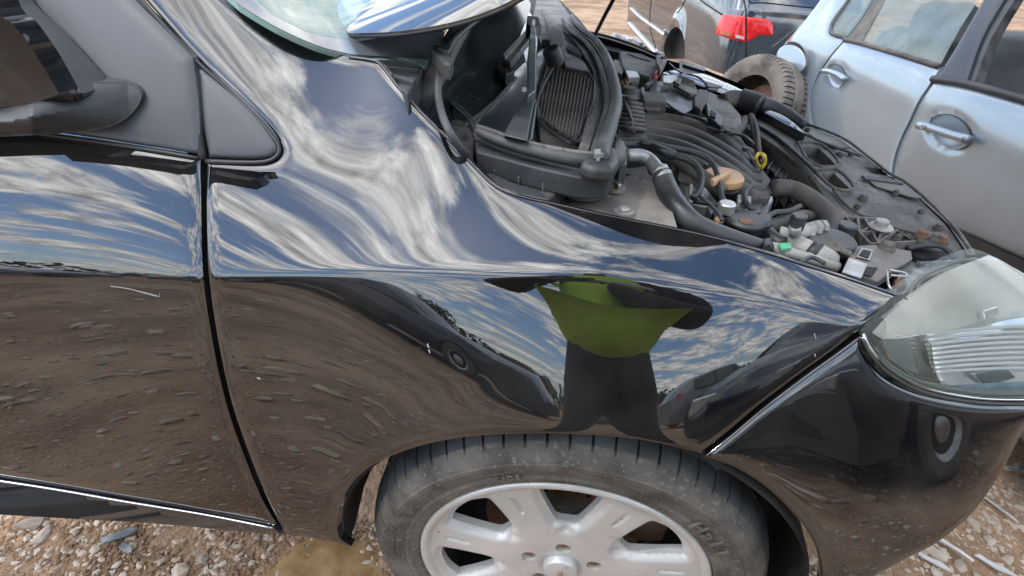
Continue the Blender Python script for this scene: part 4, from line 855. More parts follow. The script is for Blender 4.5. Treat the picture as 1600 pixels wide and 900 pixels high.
for a_ in ((1196, 186), (1230, 190), (1262, 202), (1330, 240), (1400, 300), (1440, 330), (1404, 370), (1340, 322)): bolt(a_[0], a_[1], .866, .0042, DUSTY, pan, .007)
# body wall below the far and front edge of the bay
ed = uz(*np.array([(905, 49, .92), (950, 59, .92), (990, 72, .915), (1028, 88, .91), (1100, 106, .885), (1150, 126, .885), (1200, 152, .885), (1240, 181, .88), (1273, 197, .86), (1312, 214, .86), (1352, 242, .86), (1390, 272, .86), (1420, 289, .86), (1484, 347, .86), (1521, 400, .86)], float).T)
bm = bmesh.new(); r0_ = [bm.verts.new((p+[0, .004, -.004]).tolist()) for p in ed]; r1_ = [bm.verts.new((p+[.10, .06, -.25]).tolist()) for p in ed]; r2_ = [bm.verts.new((p[0]+.06, p[1]+.03, .2)) for p in ed]
for i in range(len(ed)-1): bm.faces.new((r0_[i], r0_[i+1], r1_[i+1], r1_[i])); bm.faces.new((r1_[i], r1_[i+1], r2_[i+1], r2_[i]))
fin('nose_panel', bm, PAINT, K, smooth=True)
# lattice bracket
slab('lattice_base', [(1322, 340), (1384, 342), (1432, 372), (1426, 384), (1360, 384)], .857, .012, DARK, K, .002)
for q in (((1322, 338), (1360, 380)), ((1322, 338), (1384, 341)), ((1384, 341), (1434, 374)), ((1360, 380), (1434, 376)), ((1344, 362), (1384, 341)), ((1344, 362), (1340, 339)), ((1372, 378), (1384, 341)), ((1372, 378), (1406, 356)), ((1344, 362), (1374, 360)), ((1352, 340), (1372, 378))):
    bm = bmesh.new(); addbar(bm, q[0], q[1], .003, .868, .012); fin('lattice_rib', bm, DUST2, K)
b_ = cyl('white_bolt_washer', 1376, 355, .871, .0135, .003, WHITEPL, K); cyl('white_bolt', 1376, 352, .874, .0075, .007, WHITEPL, K, n=12)
slab('catch_plate', [(1380, 344), (1400, 342), (1430, 352), (1470, 366), (1484, 380), (1462, 382), (1436, 376), (1425, 362), (1396, 354)], .870, .004, DUSTY, K, .002)
for a_ in ((1441, 366, RUST), (1464, 372, DUST2), (1470, 374, RUST)): bolt(a_[0], a_[1], .873, .0075, a_[2], K, .013)
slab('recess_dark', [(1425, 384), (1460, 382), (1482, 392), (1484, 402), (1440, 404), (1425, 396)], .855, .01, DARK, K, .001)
pipe('arched_lip', [(1418, 388, .862), (1440, 384, .866), (1466, 384, .868), (1482, 392, .866), (1490, 404, .862)], .0032, PLAST, K, n=8)
# headlamp carrier bracket
hb = slab('lamp_carrier', [(1332, 384), (1368, 382), (1424, 392), (1426, 404), (1412, 414), (1398, 420), (1372, 440), (1358, 434), (1318, 424), (1326, 400)], .868, .012, STRUT, K, .003)
slab('carrier_window', [(1346, 386), (1366, 390), (1360, 406), (1338, 400)], .8715, .003, ALU, hb, .002); slab('carrier_opening', [(1349, 389), (1362, 392), (1357, 403), (1342, 398)], .873, .0015, DARK, hb, .0006)
slab('carrier_gap', [(1356, 416), (1372, 418), (1362, 432), (1350, 428)], .8705, .002, DARK, hb, .0006); bolt(1386, 386, .871, .0085, DUSTY, hb, .014)
slab('carrier_flap', [(1326, 402), (1356, 412), (1346, 434), (1316, 424)], .872, .003, ALU, hb, .001)
# back of the headlamp
for i, a_ in enumerate((((1408, 410), (1440, 402), (1500, 404), (1520, 408), (1440, 440), (1412, 460), (1396, 456)), ((1424, 398), (1480, 396), (1530, 404), (1480, 408), (1440, 412)))):
    slab('lamp_housing_back', a_, .845+.006*i, .02, mat('lamp_housing_%d' % i, (.14, .15, .15), (.4, .42, .42), rough=.25, scale=30), K, .004)
pipe('spring_wire', [(1386, 424, .875), (1388, 444, .872), (1396, 456, .868), (1400, 452, .868)], .0012, STEEL, K, n=6); pipe('spring_wire', [(1390, 422, .876), (1412, 426, .874), (1416, 432, .872), (1392, 430, .872)], .0012, STEEL, K, n=6)
pipe('lamp_wire', [(1420, 462, .85), (1426, 448, .853), (1440, 432, .856), (1470, 418, .858), (1500, 408, .858), (1524, 405, .858)], .0022, DUST2, K, n=6); pipe('lamp_wire', [(1432, 452, .85), (1440, 436, .853), (1480, 424, .856)], .003, DUST2, K, n=8)
slab('lamp_tabs', [(1398, 436), (1414, 432), (1418, 446), (1402, 450)], .853, .01, RUST, K, .002)
ENG[0] = False
# ------------------------------------------------------------------ headlamp
hl_e = empty('headlight', (0, 0, 0), None, None); hl_e.parent = bcar; hl_e.matrix_parent_inverse = world_mat(bcar).inverted()
hl_o = outl([(1341, 521), (1380, 487), (1420, 464), (1470, 430), (1520, 408), (1546, 403)], [(1546, 403), (1575, 415), (1620, 445), (1700, 510)], [(1700, 510), (1700, 628)], [(1700, 628), (1600, 632), (1520, 629), (1440, 613), (1385, 586), (1358, 552), (1341, 521)])
HLF = BODY(lambda a, b: -.012*np.clip((a-1340)/60, 0, 1)+.0*b)
surf('lamp_lens', hl_o, HLF, LENS, hl_e, sp=7, wall=(0, .02, -.004), rnd=(7, .012))
up_o = outl([(1420, 466), (1470, 432), (1520, 410), (1546, 405)], [(1546, 405), (1575, 417), (1620, 447), (1700, 512)], [(1700, 512), (1700, 480)], [(1700, 480), (1600, 484), (1560, 494), (1500, 512), (1440, 524), (1385, 530), (1362, 520)], [(1362, 520), (1390, 490), (1420, 466)])
surf('yellowed_film', up_o, BODY(lambda a, b: -.0145*np.clip((a-1340)/60, 0, 1)), HAZE, hl_e, sp=8, wall=None)
RB = BODY(.028)
surf('lamp_bowl', outl([(1342, 522), (1418, 462), (1470, 428), (1546, 398)], [(1546, 398), (1620, 440), (1700, 505)], [(1700, 520), (1700, 622)], [(1700, 622), (1600, 625), (1520, 622), (1440, 605), (1390, 584), (1342, 522)]), BODY(.055), mat('lamp_inner_plastic', (.42, .42, .385), (.55, .55, .51), rough=.3, metal=.0, scale=12), hl_e, sp=10, wall=None)
CR2 = mat('lamp_reflector_silver', (.8, .81, .80), (.9, .9, .88), rough=.15, metal=.4, scale=20)
pr_ = surf('main_reflector', outl([(1440, 520), (1500, 512), (1560, 496), (1620, 486)], [(1620, 486), (1700, 500), (1700, 600)], [(1700, 600), (1600, 600), (1540, 606), (1480, 596), (1450, 570), (1440, 520)]), BODY(lambda a, b: .045+.02*np.sin((b-480)/120*3.1)*np.clip((a-1440)/60, 0, 1)), CR2, hl_e, sp=6, wall=(0, -.015, 0), rnd=(5, -.008))
for k in range(9):
    y = 524+k*7.2; q = cat([(1444+k*2, y, 0), (1520, y-9+k*.6, 0), (1600, y-14+k*.9, 0), (1690, y-12+k*1.2, 0)], 6)
    P = BODY(.028)(q[:, 0], q[:, 1]); bm = bmesh.new(); tube_mesh(bm, P.tolist(), .0022, 8); fin('reflector_flute', bm, CR2, pr_, smooth=True)
for a_ in (((1372, 520), (1400, 528), (1436, 522), (1444, 560), (1470, 596), (1430, 590), (1392, 560)), ((1536, 486), (1560, 478), (1562, 492), (1538, 500)), ((1520, 584), (1572, 572), (1590, 590), (1540, 606))):
    P = BODY(.04)(np.array([p[0] for p in a_], float), np.array([p[1] for p in a_], float)); solid('reflector_facet', P, (0, .006, -.004), CHROME, hl_e, .002)
for off, rr, mm, yy in ((0, .0020, PLAST, 0), (.004, .0026, CHROME, -7), (.006, .002, TRIMCH, -14)):
    q = cat([(1348, 530+yy*.6), (1362, 556+yy), (1390, 584+yy), (1442, 612+yy), (1520, 628+yy), (1600, 631+yy), (1700, 628+yy)], 6); P = BODY(off-.004)(q[:, 0], q[:, 1]); bm = bmesh.new(); tube_mesh(bm, P.tolist(), rr, 8); fin('lamp_edge_trim', bm, mm, hl_e, smooth=True)
surf('indicator_strip', outl([(1450, 604), (1520, 600), (1600, 596), (1700, 594)], [(1700, 618), (1600, 620), (1520, 617), (1450, 604)]), BODY(.018), mat('blue_grey_lamp_strip', (.16, .24, .28), (.3, .38, .4), rough=.12, scale=20), hl_e, sp=8, wall=None)
# ------------------------------------------------------------------ silver hatchback standing across the nose
ENG[0] = False
scar = empty('silver_hatchback', (2.0, 2.4, -.25), 'pale silver blue hatchback with its round fuel flap open, parked side-on beyond the engine bay', 'car')
def gs(P, off=0.):
    x, y, z = P[:, 0], P[:, 1], P[:, 2]
    X = 1.2-.05*(y-1.5)+.35*np.maximum(z-.42, 0)**2+.10*np.maximum(.3-z, 0)**2+.42*np.maximum(z-.74, 0)+.8*np.maximum(y-3.0, 0)**2
    X = X-.006*np.exp(-((z-.68)/.06)**2)
    return x-X-off
def SIL(off=0.):
    if callable(off): return IMP(lambda P, a, b: gs(P)-off(a, b), .5, 9, 260)
    return IMP(lambda P, a, b: gs(P, off), .5, 9, 260)
q_sil = outl([(1292, -30), (1283, -5), (1262, 24), (1240, 50), (1222, 72), (1214, 92), (1216, 115), (1224, 140), (1236, 165), (1252, 188), (1275, 230), (1290, 300)], [(1290, 300), (1310, 300)], [(1310, 300), (1280, 230), (1268, 195), (1262, 170), (1264, 148), (1273, 122), (1293, 90), (1316, 63)], [(1316, 63), (1345, 20), (1375, -30)], [(1375, -30), (1292, -30)])
qg = outl([(1298, 47), (1303, 33), (1322, 6), (1338, -18)], [(1338, -18), (1372, -18)], [(1372, -18), (1345, 30), (1323, 58)], [(1323, 58), (1310, 56), (1300, 52), (1298, 47)])
surf('rear_quarter', q_sil, SIL(), SILVER, scar, sp=6, wall=(.02, 0, 0), holes=[qg], rnd=(3, .006, (1, 0, 0)))
rd_h = np.array([(1305+15*math.cos(t)+2*math.sin(t), 118+19*math.sin(t)) for t in np.linspace(0, 2*math.pi, 26)[:-1]])
rd = outl([(1318, 64), (1340, 68), (1400, 85), (1466, 106)], [(1466, 106), (1452, 128), (1432, 158), (1417, 190), (1402, 222), (1391, 262), (1388, 330)], [(1388, 330), (1384, 470)], [(1384, 470), (1300, 420), (1300, 300), (1280, 225), (1270, 195), (1265, 170), (1267, 148), (1276, 122), (1296, 90), (1318, 64)])
surf('rear_door', rd, SIL(), SILVER, scar, sp=8, wall=(.02, 0, 0), holes=[rd_h], rnd=(4, .006, (1, 0, 0)))
fd_h = np.array([(1482+33*math.cos(t)+3*math.sin(t), 205+27*math.sin(t)+6*math.cos(t)) for t in np.linspace(0, 2*math.pi, 34)[:-1]])
fd = outl([(1456, 127), (1510, 136), (1600, 160), (1760, 208)], [(1760, 208), (1760, 470)], [(1760, 470), (1600, 405), (1520, 369), (1440, 335), (1392, 316)], [(1392, 316), (1394, 262), (1405, 222), (1420, 190), (1435, 158), (1456, 127)])
surf('front_door', fd, SIL(), SILVER, scar, sp=8, wall=(.02, 0, 0), holes=[fd_h], rnd=(5, .010, (1, 0, 0)))
surf('sill', outl([(1380, 470), (1392, 318), (1440, 337), (1520, 371), (1600, 407), (1760, 472)], [(1760, 472), (1760, 540)], [(1760, 540), (1600, 470), (1500, 430), (1380, 470)]), SIL(.02), PLAST, scar, sp=10, wall=(.02, 0, 0))
for h_, cx, cy, rx_, ry_, dp, pp_, rr_ in ((rd_h, 1305, 118, 16, 20, .03, ((1287, 111), (1297, 112), (1310, 117), (1320, 124)), (.016, .015, .015, .016)), (fd_h, 1482, 205, 35, 29, .035, ((1438, 196), (1455, 200), (1485, 210), (1513, 218)), (.0185, .0165, .0165, .0165))):
    surf('handle_recess', h_, SIL(lambda a, b, cx=cx, cy=cy, rx_=rx_, ry_=ry_, dp=dp: .6*dp*np.clip(1-((a-cx)/rx_)**2-((b-cy)/ry_)**2, 0, 1)**.6), SILVER, scar, sp=3, wall=None)
    p = np.array(pp_, float); o_ = SIL(-.022)(p[:, 0], p[:, 1]); o_[0] = SIL(-.016)(p[:1, 0], p[:1, 1])[0]
    hd = pipe('door_handle', o_, rr_, SILVER, scar, world=True, n=16, flat=.8)
lp_ = SIL(-.040)(np.array([1442.]), np.array([198.]))[0]; lk = soft_edges(lathe('handle_lock', [(0, .004), (.008, .004), (.009, 0)], lp_.tolist(), (-1, -.1, .1), STEEL, hd, 20)); soft_edges(lathe('key_slot', [(0, .0048), (.003, .0048), (.003, 0)], lp_.tolist(), (-1, -.1, .1), DARK, lk, 8))
surf('pillar_trim', outl([(1321, 62), (1346, 29), (1374, -18)], [(1374, -18), (1390, -18)], [(1390, -18), (1362, 33), (1344, 66)]), SIL(-.002), DUSTY, scar, sp=6, wall=(.01, 0, 0), rnd=(3, .004, (1, 0, 0)))
surf('quarter_glass', qg, SIL(.006), SGLASS, scar, sp=8, wall=None)
rg = outl([(1346, 66), (1363, 36), (1392, -18)], [(1392, -18), (1540, -18)], [(1540, -18), (1500, 45), (1470, 100)], [(1470, 100), (1400, 82), (1346, 66)])
surf('rear_door_glass', rg, SIL(.006), SGLASS, scar, sp=10, wall=None)
surf('centre_pillar', outl([(1462, 121), (1490, 78), (1545, -18)], [(1545, -18), (1578, -18)], [(1578, -18), (1535, 55), (1508, 128)], [(1508, 128), (1462, 121)]), SIL(-.004), mat('pillar_film', (.018, .022, .03), (.03, .034, .042), rough=.3, scale=4), scar, sp=8, wall=(.012, 0, 0), rnd=(3, .004, (1, 0, 0)))
surf('pillar_seal', outl([(1509, 128), (1536, 55), (1579, -18)], [(1579, -18), (1596, -18)], [(1596, -18), (1548, 62), (1522, 131)]), SIL(.012), HOSE, scar, sp=8, wall=(.03, 0, 0))
def sline(name, pts, off, r, m, par=scar, f=None):
    p = cat(pts, 5); q = (f or SIL)(off)(p[:, 0], p[:, 1]); bm = bmesh.new(); tube_mesh(bm, q.tolist(), r, 8); return fin(name, bm, m, par, smooth=True)
sline('belt_seal', [(1319, 61), (1345, 67), (1400, 83), (1468, 104)], 0, .010, DUSTY); sline('belt_seal', [(1457, 123), (1510, 131), (1600, 155), (1760, 203)], 0, .012, PLAST)
sline('glass_seal', [(1322, 59), (1308, 56), (1298, 50), (1299, 40), (1305, 28), (1325, 1), (1338, -20)], 0, .009, DUSTY)
surf('shut_line', outl([(1388, 320), (1390, 262), (1402, 222), (1417, 190), (1432, 158), (1455, 124)], [(1455, 124), (1462, 124)], [(1462, 124), (1440, 158), (1424, 190), (1410, 222), (1398, 262), (1396, 320)]), SIL(.022), DARK, scar, sp=6, wall=None)
surf('shut_line', outl([(1316, 60), (1290, 92), (1270, 124), (1260, 150), (1259, 172), (1266, 200)], [(1266, 200), (1274, 200)], [(1274, 200), (1268, 172), (1269, 150), (1279, 124), (1298, 92), (1322, 62)]), SIL(.022), DARK, scar, sp=6, wall=None)
# open fuel flap
fo = SIL(-.004); cc_ = fo(np.array([1240.]), np.array([90.]))[0]
surf('fuel_opening', np.array([(1238+20*math.cos(t), 89+24*math.sin(t)) for t in np.linspace(0, 2*math.pi, 30)[:-1]]), SIL(-.002), DARK, scar, sp=5, wall=None)
surf('fuel_flap', np.array([(1234+22*math.cos(t)+3*math.sin(t), 93+23*math.sin(t)) for t in np.linspace(0, 2*math.pi, 40)[:-1]]), PL(cc_+np.array([-.07, -.06, 0]), (-1, -.25, .25)), SILVER, scar, sp=4, wall=(.006, 0, 0), rnd=(2, .004, (1, 0, 0)))
# cabin
boxw('rear_seat', (2.05, 2.75, .45), (1.1, .35, .7), SEATM, scar, bev=.08); boxw('headrest', (1.62, 2.55, .84), (.26, .12, .2), SEATM, scar, bev=.05)
boxw('front_seat', (1.72, 1.55, .42), (.45, .25, .75), SEATM, scar, bev=.08); boxw('headrest', (1.72, 1.62, .92), (.26, .12, .2), SEATM, scar, bev=.05)
boxw('far_side', (2.55, 2.0, .30), (.06, 2.6, .75), SILVER, scar, bev=.02); boxw('cabin_floor', (1.95, 1.9, .0), (1.2, 2.8, .1), INTER, scar)
boxw('roof', (2.0, 1.45, 1.25), (1.0, 3.1, .05), SILVER, scar, bev=.02); boxw('far_pillar', (2.48, 2.05, .95), (.05, .12, .6), INTER, scar)
boxw('seat_belt_post', (1.50, 1.35, .72), (.10, .10, .7), mat('pillar_cloth', (.06, .065, .07), (.1, .1, .105), rough=.9), scar, rx=.35, bev=.02)
def YZ(off=0.):
    def f(u, v):
        P = np.stack([np.zeros_like(u), u, v], -1); return np.stack([-gs(P)+off, u, v], -1)
    return f
pipe('front_pillar', [(1.34, .52, .76), (1.42, .75, 1.02), (1.52, 1.0, 1.24)], .04, SILVER, scar, world=True); pipe('roof_rail', [(1.50, .95, 1.22), (1.50, 2.0, 1.26), (1.52, 3.0, 1.2)], .03, SILVER, scar, world=True)
solid('windscreen', [(1.36, .5, .78), (2.45, .5, .78), (2.4, .98, 1.23), (1.54, .98, 1.23)], (0, .004, .004), bpy.data.materials['pillar_film'], scar, .001)
solid('open_window_glass', [(1.33, .62, .77), (1.31, 1.30, .77), (1.46, 1.22, 1.20), (1.47, .98, 1.18)], (.004, 0, 0), DGLASS, scar, .001) if False else None
# ------------------------------------------------------------------ dark estate car behind
acar = empty('slate_estate_car', (1.6, 6, -.25), 'dark slate estate car with red tail lamps, seen from its rear corner at the top', 'car')
def ga(P, off=0.):
    x, y, z = P[:, 0], P[:, 1], P[:, 2]
    a = x-(.95-.09*(y-4.1))-.22*(z-.30)**2-.45*np.maximum(z-.80, 0); b = y-(4.05+.2*(x-.96))-.15*(z-.3)**2-.6*np.maximum(z-.72, 0)-.0
    b = b+.05*np.clip((.36-z)/.05, 0, 1)*0
    d = np.hypot((y-5.45)/1., (z-.10)); fl = .03*np.exp(-((d-.40)/.06)**2); a = a+fl
    return (a+b-np.sqrt((a-b)**2+.16**2))/2-off
def AUD(off=0.): return IMP(lambda P, a, b: ga(P, off), 2., 14, 300)
arch_a = [(1037, 86), (1038, 70), (1044, 54), (1053, 43), (1061, 44), (1067, 54), (1070, 70), (1070, 92)]
ab_o = outl([(983, -30), (981, 20), (981, 38), (992, 54), (1008, 66), (1030, 86)], [(1030, 86), (1037, 86)], arch_a, [(1070, 92), (1090, 100), (1130, 116), (1200, 140), (1330, 160)], [(1330, 160), (1345, 60), (1345, -30)], [(1345, -30), (983, -30)])
surf('body', ab_o, AUD(), AUDI, acar, sp=5, wall=(.03, .02, 0))
surf('wheel_arch', outl(arch_a, [(1070, 92), (1078, 92)], [(1078, 92), (1030, 92)], [(1030, 92), (1037, 86)]), AUD(.12), DARK, acar, sp=6, wall=None)
def aline(name, pts, off, r, m): return sline(name, pts, off, r, m, acar, AUD)
aline('door_moulding', [(985, 13), (1000, 27), (1018, 40), (1037, 54)], -.01, .018, TRIMCH); aline('sill_strip', [(983, 37), (1000, 56), (1024, 82)], -.005, .030, TRIMCH)
aline('shut_line', [(1019, -15), (1016, 14), (1016, 44), (1024, 74)], 0, .007, DARK); aline('shut_line', [(1157, -20), (1164, 8), (1166, 30), (1166, 90)], 0, .006, DARK); aline('crease', [(1080, -12), (1105, 8), (1130, 24)], -.002, .006, DARK)
surf('side_glass', outl([(1022, 4), (1040, 16), (1058, 20)], [(1058, 20), (1066, 8), (1078, -20)], [(1078, -20), (1022, -20)]), AUD(-.006), mat('mirror_black_glass', (.02, .025, .03), rough=.04, ior=2.2), acar, sp=5, wall=None)
surf('side_glass', outl([(986, 4), (1000, 10), (1016, 14)], [(1016, 14), (1018, -20)], [(1018, -20), (986, -20)]), AUD(-.006), bpy.data.materials['mirror_black_glass'], acar, sp=5, wall=None)
tl = surf('tail_lamp', outl([(1129, 23), (1146, 24), (1164, 26)], [(1164, 26), (1164, 66)], [(1164, 66), (1140, 61), (1118, 53)], [(1118, 53), (1120, 40), (1129, 23)]), AUD(-.015), REDL, acar, sp=4, wall=(.02, .03, 0), rnd=(2, .012, (.3, .9, 0)))
surf('tail_lamp', outl([(1167, 27), (1190, 29), (1202, 33), (1207, 40)], [(1207, 40), (1207, 54), (1203, 56)], [(1203, 56), (1188, 55), (1180, 59), (1167, 66)]), AUD(-.015), REDL, acar, sp=4, wall=(.02, .03, 0), rnd=(2, .012, (.3, .9, 0)))
surf('amber_lens', outl([(1127, 48), (1144, 52)], [(1144, 58), (1125, 53)]), AUD(-.021), REDL2, tl, sp=4, wall=None); surf('clear_lens', outl([(1149, 54), (1162, 57)], [(1162, 62), (1149, 59)]), AUD(-.021), WLAMP, tl, sp=4, wall=None)
surf('rear_glass', outl([(1172, -20), (1172, 2), (1200, 4), (1310, 16)], [(1310, 16), (1345, -20)], [(1345, -20), (1172, -20)]), AUD(-.01), bpy.data.materials['mirror_black_glass'], acar, sp=6, wall=None)
surf('tailgate_ledge', outl([(1186, 18), (1240, 22), (1310, 30)], [(1310, 36), (1186, 24)]), AUD(-.006), DUSTY, acar, sp=5, wall=(0, .02, 0))
aline('rear_wiper', [(1206, 74), (1222, 62), (1240, 48)], -.05, .007, DUSTY)
ob_ = uz(1112, 100, -.1)
# ------------------------------------------------------------------ loose tyre between the cars
def loose_tyre(c, ax, rad, wd, label):
    e = empty('loose_tyre', (c[0], c[1], c[2]-rad), label, 'tyre')
    prof = []
    for t in np.linspace(0, 1, 9): prof.append((rad*(.60+.32*t), -wd/2*(.72+.28*math.sin(t*math.pi*.6))))
    prof += [(rad*.96, -wd*.46), (rad*.985, -wd*.36), (rad*.985, -wd*.20), (rad*.955, -wd*.19), (rad*.955, -wd*.15), (rad, -wd*.14), (rad, wd*.14), (rad*.955, wd*.15), (rad*.955, wd*.19), (rad*.985, wd*.2), (rad*.985, wd*.36), (rad*.96, wd*.46)]
    prof += [(r, -o) for r, o in prof[8::-1]]
    prof0 = [(0, -wd*.12), (rad*.52, -wd*.16), (rad*.58, -wd*.34), (rad*.62, -wd*.36)]
    ax = Vector(ax).normalized(); u = ax.cross(Vector((0, 0, 1))).normalized(); v = ax.cross(u); nb = 60; bm = bmesh.new(); rows = []
    for i in range(nb):
        for f, g_ in ((0, 0), (.72, 0), (.78, 1), (.94, 1)):
            a = 2*math.pi*(i+f)/nb; row = []
            for r, o in prof:
                rr = r-(.012 if g_ and abs(o) > wd*.18 and r > rad*.94 else 0); row.append(bm.verts.new(Vector(c)+ax*o+(u*math.cos(a)+v*math.sin(a))*rr))
            rows.append(row)
    n = len(rows)
    for i in range(n):
        for k in range(len(prof)-1): bm.faces.new((rows[i][k], rows[(i+1) % n][k], rows[(i+1) % n][k+1], rows[i][k+1]))
    soft_edges(fin('casing', bm, OLDTY, e, smooth=True), 30)
    soft_edges(lathe('steel_rim', prof0, list(c), tuple(ax), RUST, e, 32))
    return e
tcen = CAM+ray(1176, 172)*2.95
loose_tyre(tcen, (-.84, -.42, .34), .29, .21, 'muddy loose tyre wedged between the silver hatchback and the slate estate car')
e = empty('alloy_scrap', uz(1000, 62, -.2).tolist(), 'pale metal scrap on the ground beside the sill of the slate estate car', 'scrap')
rn = random.Random(9)
for k in range(5):
    p = uz(965+k*11, 57+k*3.2, -.2); boxw('fragment', (p[0], p[1], p[2]), (rn.uniform(.1, .25), rn.uniform(.08, .2), .08), ALU, e, rz=rn.uniform(0, 3), ry=rn.uniform(-.3, .3), bev=.01)
# ------------------------------------------------------------------ ground
def sst(a, b, x): t = np.clip((x-a)/(b-a), 0, 1); return t*t*(3-2*t)
def hbase(x, y): return -.25*sst(-1.6, -.2, y)*np.maximum(sst(.75, 1.6, x), sst(.9, 2.2, y))*1.0 - .0*x
def nz(x, y, s, o=0): return noise.fractal(Vector((x*s+o, y*s-o, o)), .8, 2.1, 5)
def gh(x, y):
    b = float(hbase(np.float64(x), np.float64(y))); d = math.hypot(x, y)
    a = .028*nz(x, y, 1.3, 3)+.007*nz(x, y, 9, 8)*(1 if d < 6 else .3)
    if d > 4: a += .03*nz(x, y, .4, 5)
    # the wheels stand in a hollow, the car stays on it
    k = math.exp(-((x)**2+(y-.1)**2)/.09); a = a*(1-k)
    q = math.exp(-(((x+.50)/.17)**2+((y-.09)/.12)**2)**2); a = a*(1-q)-.012*q
    return b+a
def ax_(n, a, lim):
    t = np.linspace(-1, 1, n); return np.sinh(t*a)/math.sinh(a)*lim
gx = ax_(330, 6.2, 420); gy = ax_(330, 6.2, 420)
Vg = []; Fg = []
for j, y in enumerate(gy):
    for i, x in enumerate(gx): Vg.append((x, y, gh(x, y)))
nn = len(gx)
for j in range(len(gy)-1):
    for i in range(nn-1): Fg.append((j*nn+i, j*nn+i+1, (j+1)*nn+i+1, (j+1)*nn+i))
me = bpy.data.meshes.new('ground'); me.from_pydata(Vg, [], Fg)
g = link('ground', me, DIRT, None, True); g['kind'] = 'structure'
def rock(rad, seed, flat=.6):
    rn = random.Random(seed); bm = bmesh.new(); bmesh.ops.create_icosphere(bm, subdivisions=1, radius=rad)
    ax = (rn.uniform(.7, 1.4), rn.uniform(.6, 1.1), flat*rn.uniform(.7, 1.2))
    for v in bm.verts: v.co = Vector((v.co.x*ax[0], v.co.y*ax[1], v.co.z*ax[2]))*rn.uniform(.75, 1.2)
    return bm
protos = []
for i in range(7):
    bm = rock(1, 50+i); V = [tuple(v.co) for v in bm.verts]; Fc = [tuple(v.index for v in f.verts) for f in bm.faces]; bm.free(); protos.append((np.array(V), Fc))
def scatter(name, n, fnpos, fnsize, m, seed):
    rn = random.Random(seed); V = []; Fc = []
    for _ in range(n):
        x, y = fnpos(rn); s = fnsize(rn, x, y); P, f = protos[rn.randrange(7)]; a = rn.uniform(0, 6.28); c, si = math.cos(a), math.sin(a); b = len(V); z = gh(x, y)+s*.15
        for p in P: V.append((x+s*(p[0]*c-p[1]*si), y+s*(p[0]*si+p[1]*c), z+s*p[2]))
        Fc += [tuple(b+i for i in q) for q in f]
    me = bpy.data.meshes.new(name); me.from_pydata(V, [], Fc); o = link(name, me, m); o['kind'] = 'stuff'
    return o
def near(rn):
    while True:
        x = rn.gauss(.1, 1.5); y = rn.gauss(-.9, 1.1)
        if not (math.hypot(x, y-.1) < .30) and not (-.66 < x < -.34 and -.02 < y < .2) and y < .75: return x, y
sz = lambda rn, x, y: rn.choice((.003, .004, .005, .006, .008, .012, .018 if rn.random() < .4 else .006))*rn.uniform(.7, 1.4)
tag(scatter('gravel', 4200, near, sz, STONE, 1), 'pale loose gravel strewn over the brown dirt beside the black car', 'gravel')
tag(scatter('grey_gravel', 2600, near, sz, STONE2, 2), 'darker grey chippings mixed into the dirt beside the black car', 'gravel')
def farp(rn): a = rn.uniform(math.pi, 2*math.pi); d = rn.uniform(1.5, 9); return d*math.cos(a)*1.3, d*math.sin(a)
tag(scatter('rubble', 4500, farp, lambda rn, x, y: rn.uniform(.006, .02)*rn.choice((1, 1, 1, 2.2)), STONE, 3), 'scattered rubble over the yard in front of the parked cars', 'rubble')
def strip_(rn): return rn.uniform(-1.35, -.35), rn.uniform(-.12, .22)
tag(scatter('grit', 2600, strip_, lambda rn, x, y: rn.choice((.0015, .002, .003, .004, .006))*rn.uniform(.8, 1.5), STONE, 6), 'fine pale grit in the dirt under the black sill', 'grit')
tag(scatter('clay_crumbs', 6000, strip_, lambda rn, x, y: rn.choice((.002, .003, .004, .005))*rn.uniform(.8, 1.5), mat('clay_lump', (.17, .10, .055), (.27, .17, .10), rough=.95, scale=20), 7), 'crumbs of brown clay in the dirt under the black sill', 'clay crumbs')
def right_(rn): return rn.uniform(.5, 1.6), rn.uniform(-.5, .9)
tag(scatter('pebbles', 4200, right_, lambda rn, x, y: sz(rn, x, y)*.62, STONE, 5), 'small pale pebbles on the ground ahead of the black front bumper', 'pebbles')
# single stones near the camera
def groundpt(px, py):
    z = 0.
    for _ in range(6): p = uz(px, py, z); z = gh(p[0], p[1])
    return p
def stone(px, py, r, m, label, seed, flat=.6):
    p = groundpt(px, py); bm = rock(r, seed, flat); bmesh.ops.subdivide_edges(bm, edges=bm.edges[:], cuts=1, use_grid_fill=True)
    for v in bm.verts: v.co *= 1+.08*noise.noise(v.co*60+Vector((seed, 0, 0)))
    o = fin('stone', bm, m); o.location = (p[0], p[1], p[2]+r*flat*.35); tag(o, label, 'stone', 'loose stones on the dirt')
for a in [(283, 892, .022, STONE, 'pale stone at the bottom edge of the picture left of the puddle', 11),
          (150, 860, .013, STONE, 'small pale stone left of the grey plastic scrap', 12),
          (120, 832, .010, STONE2, 'little grey stone under the left end of the black sill', 13),
          (45, 842, .012, STONE, 'leftmost pale stone on the dirt', 14),
          (275, 848, .009, STONE, 'small pale stone just right of the grey plastic scrap', 15),
          (318, 874, .017, STONE2, 'grey stone between the plastic scrap and the puddle', 16),
          (1440, 868, .012, STONE, 'small pale stone below the front bumper corner', 18),
          (1545, 845, .016, STONE, 'rounded pale stone right of the white splinters', 19),
          (1578, 760, .014, STONE2, 'grey stone near the right edge beside the bumper', 20),
          (1500, 886, .018, STONE, 'pale stone at the bottom right between two splinters', 21),
          (1590, 822, .012, STONE, 'small pale stone at the right edge of the picture', 22)]: stone(*a)
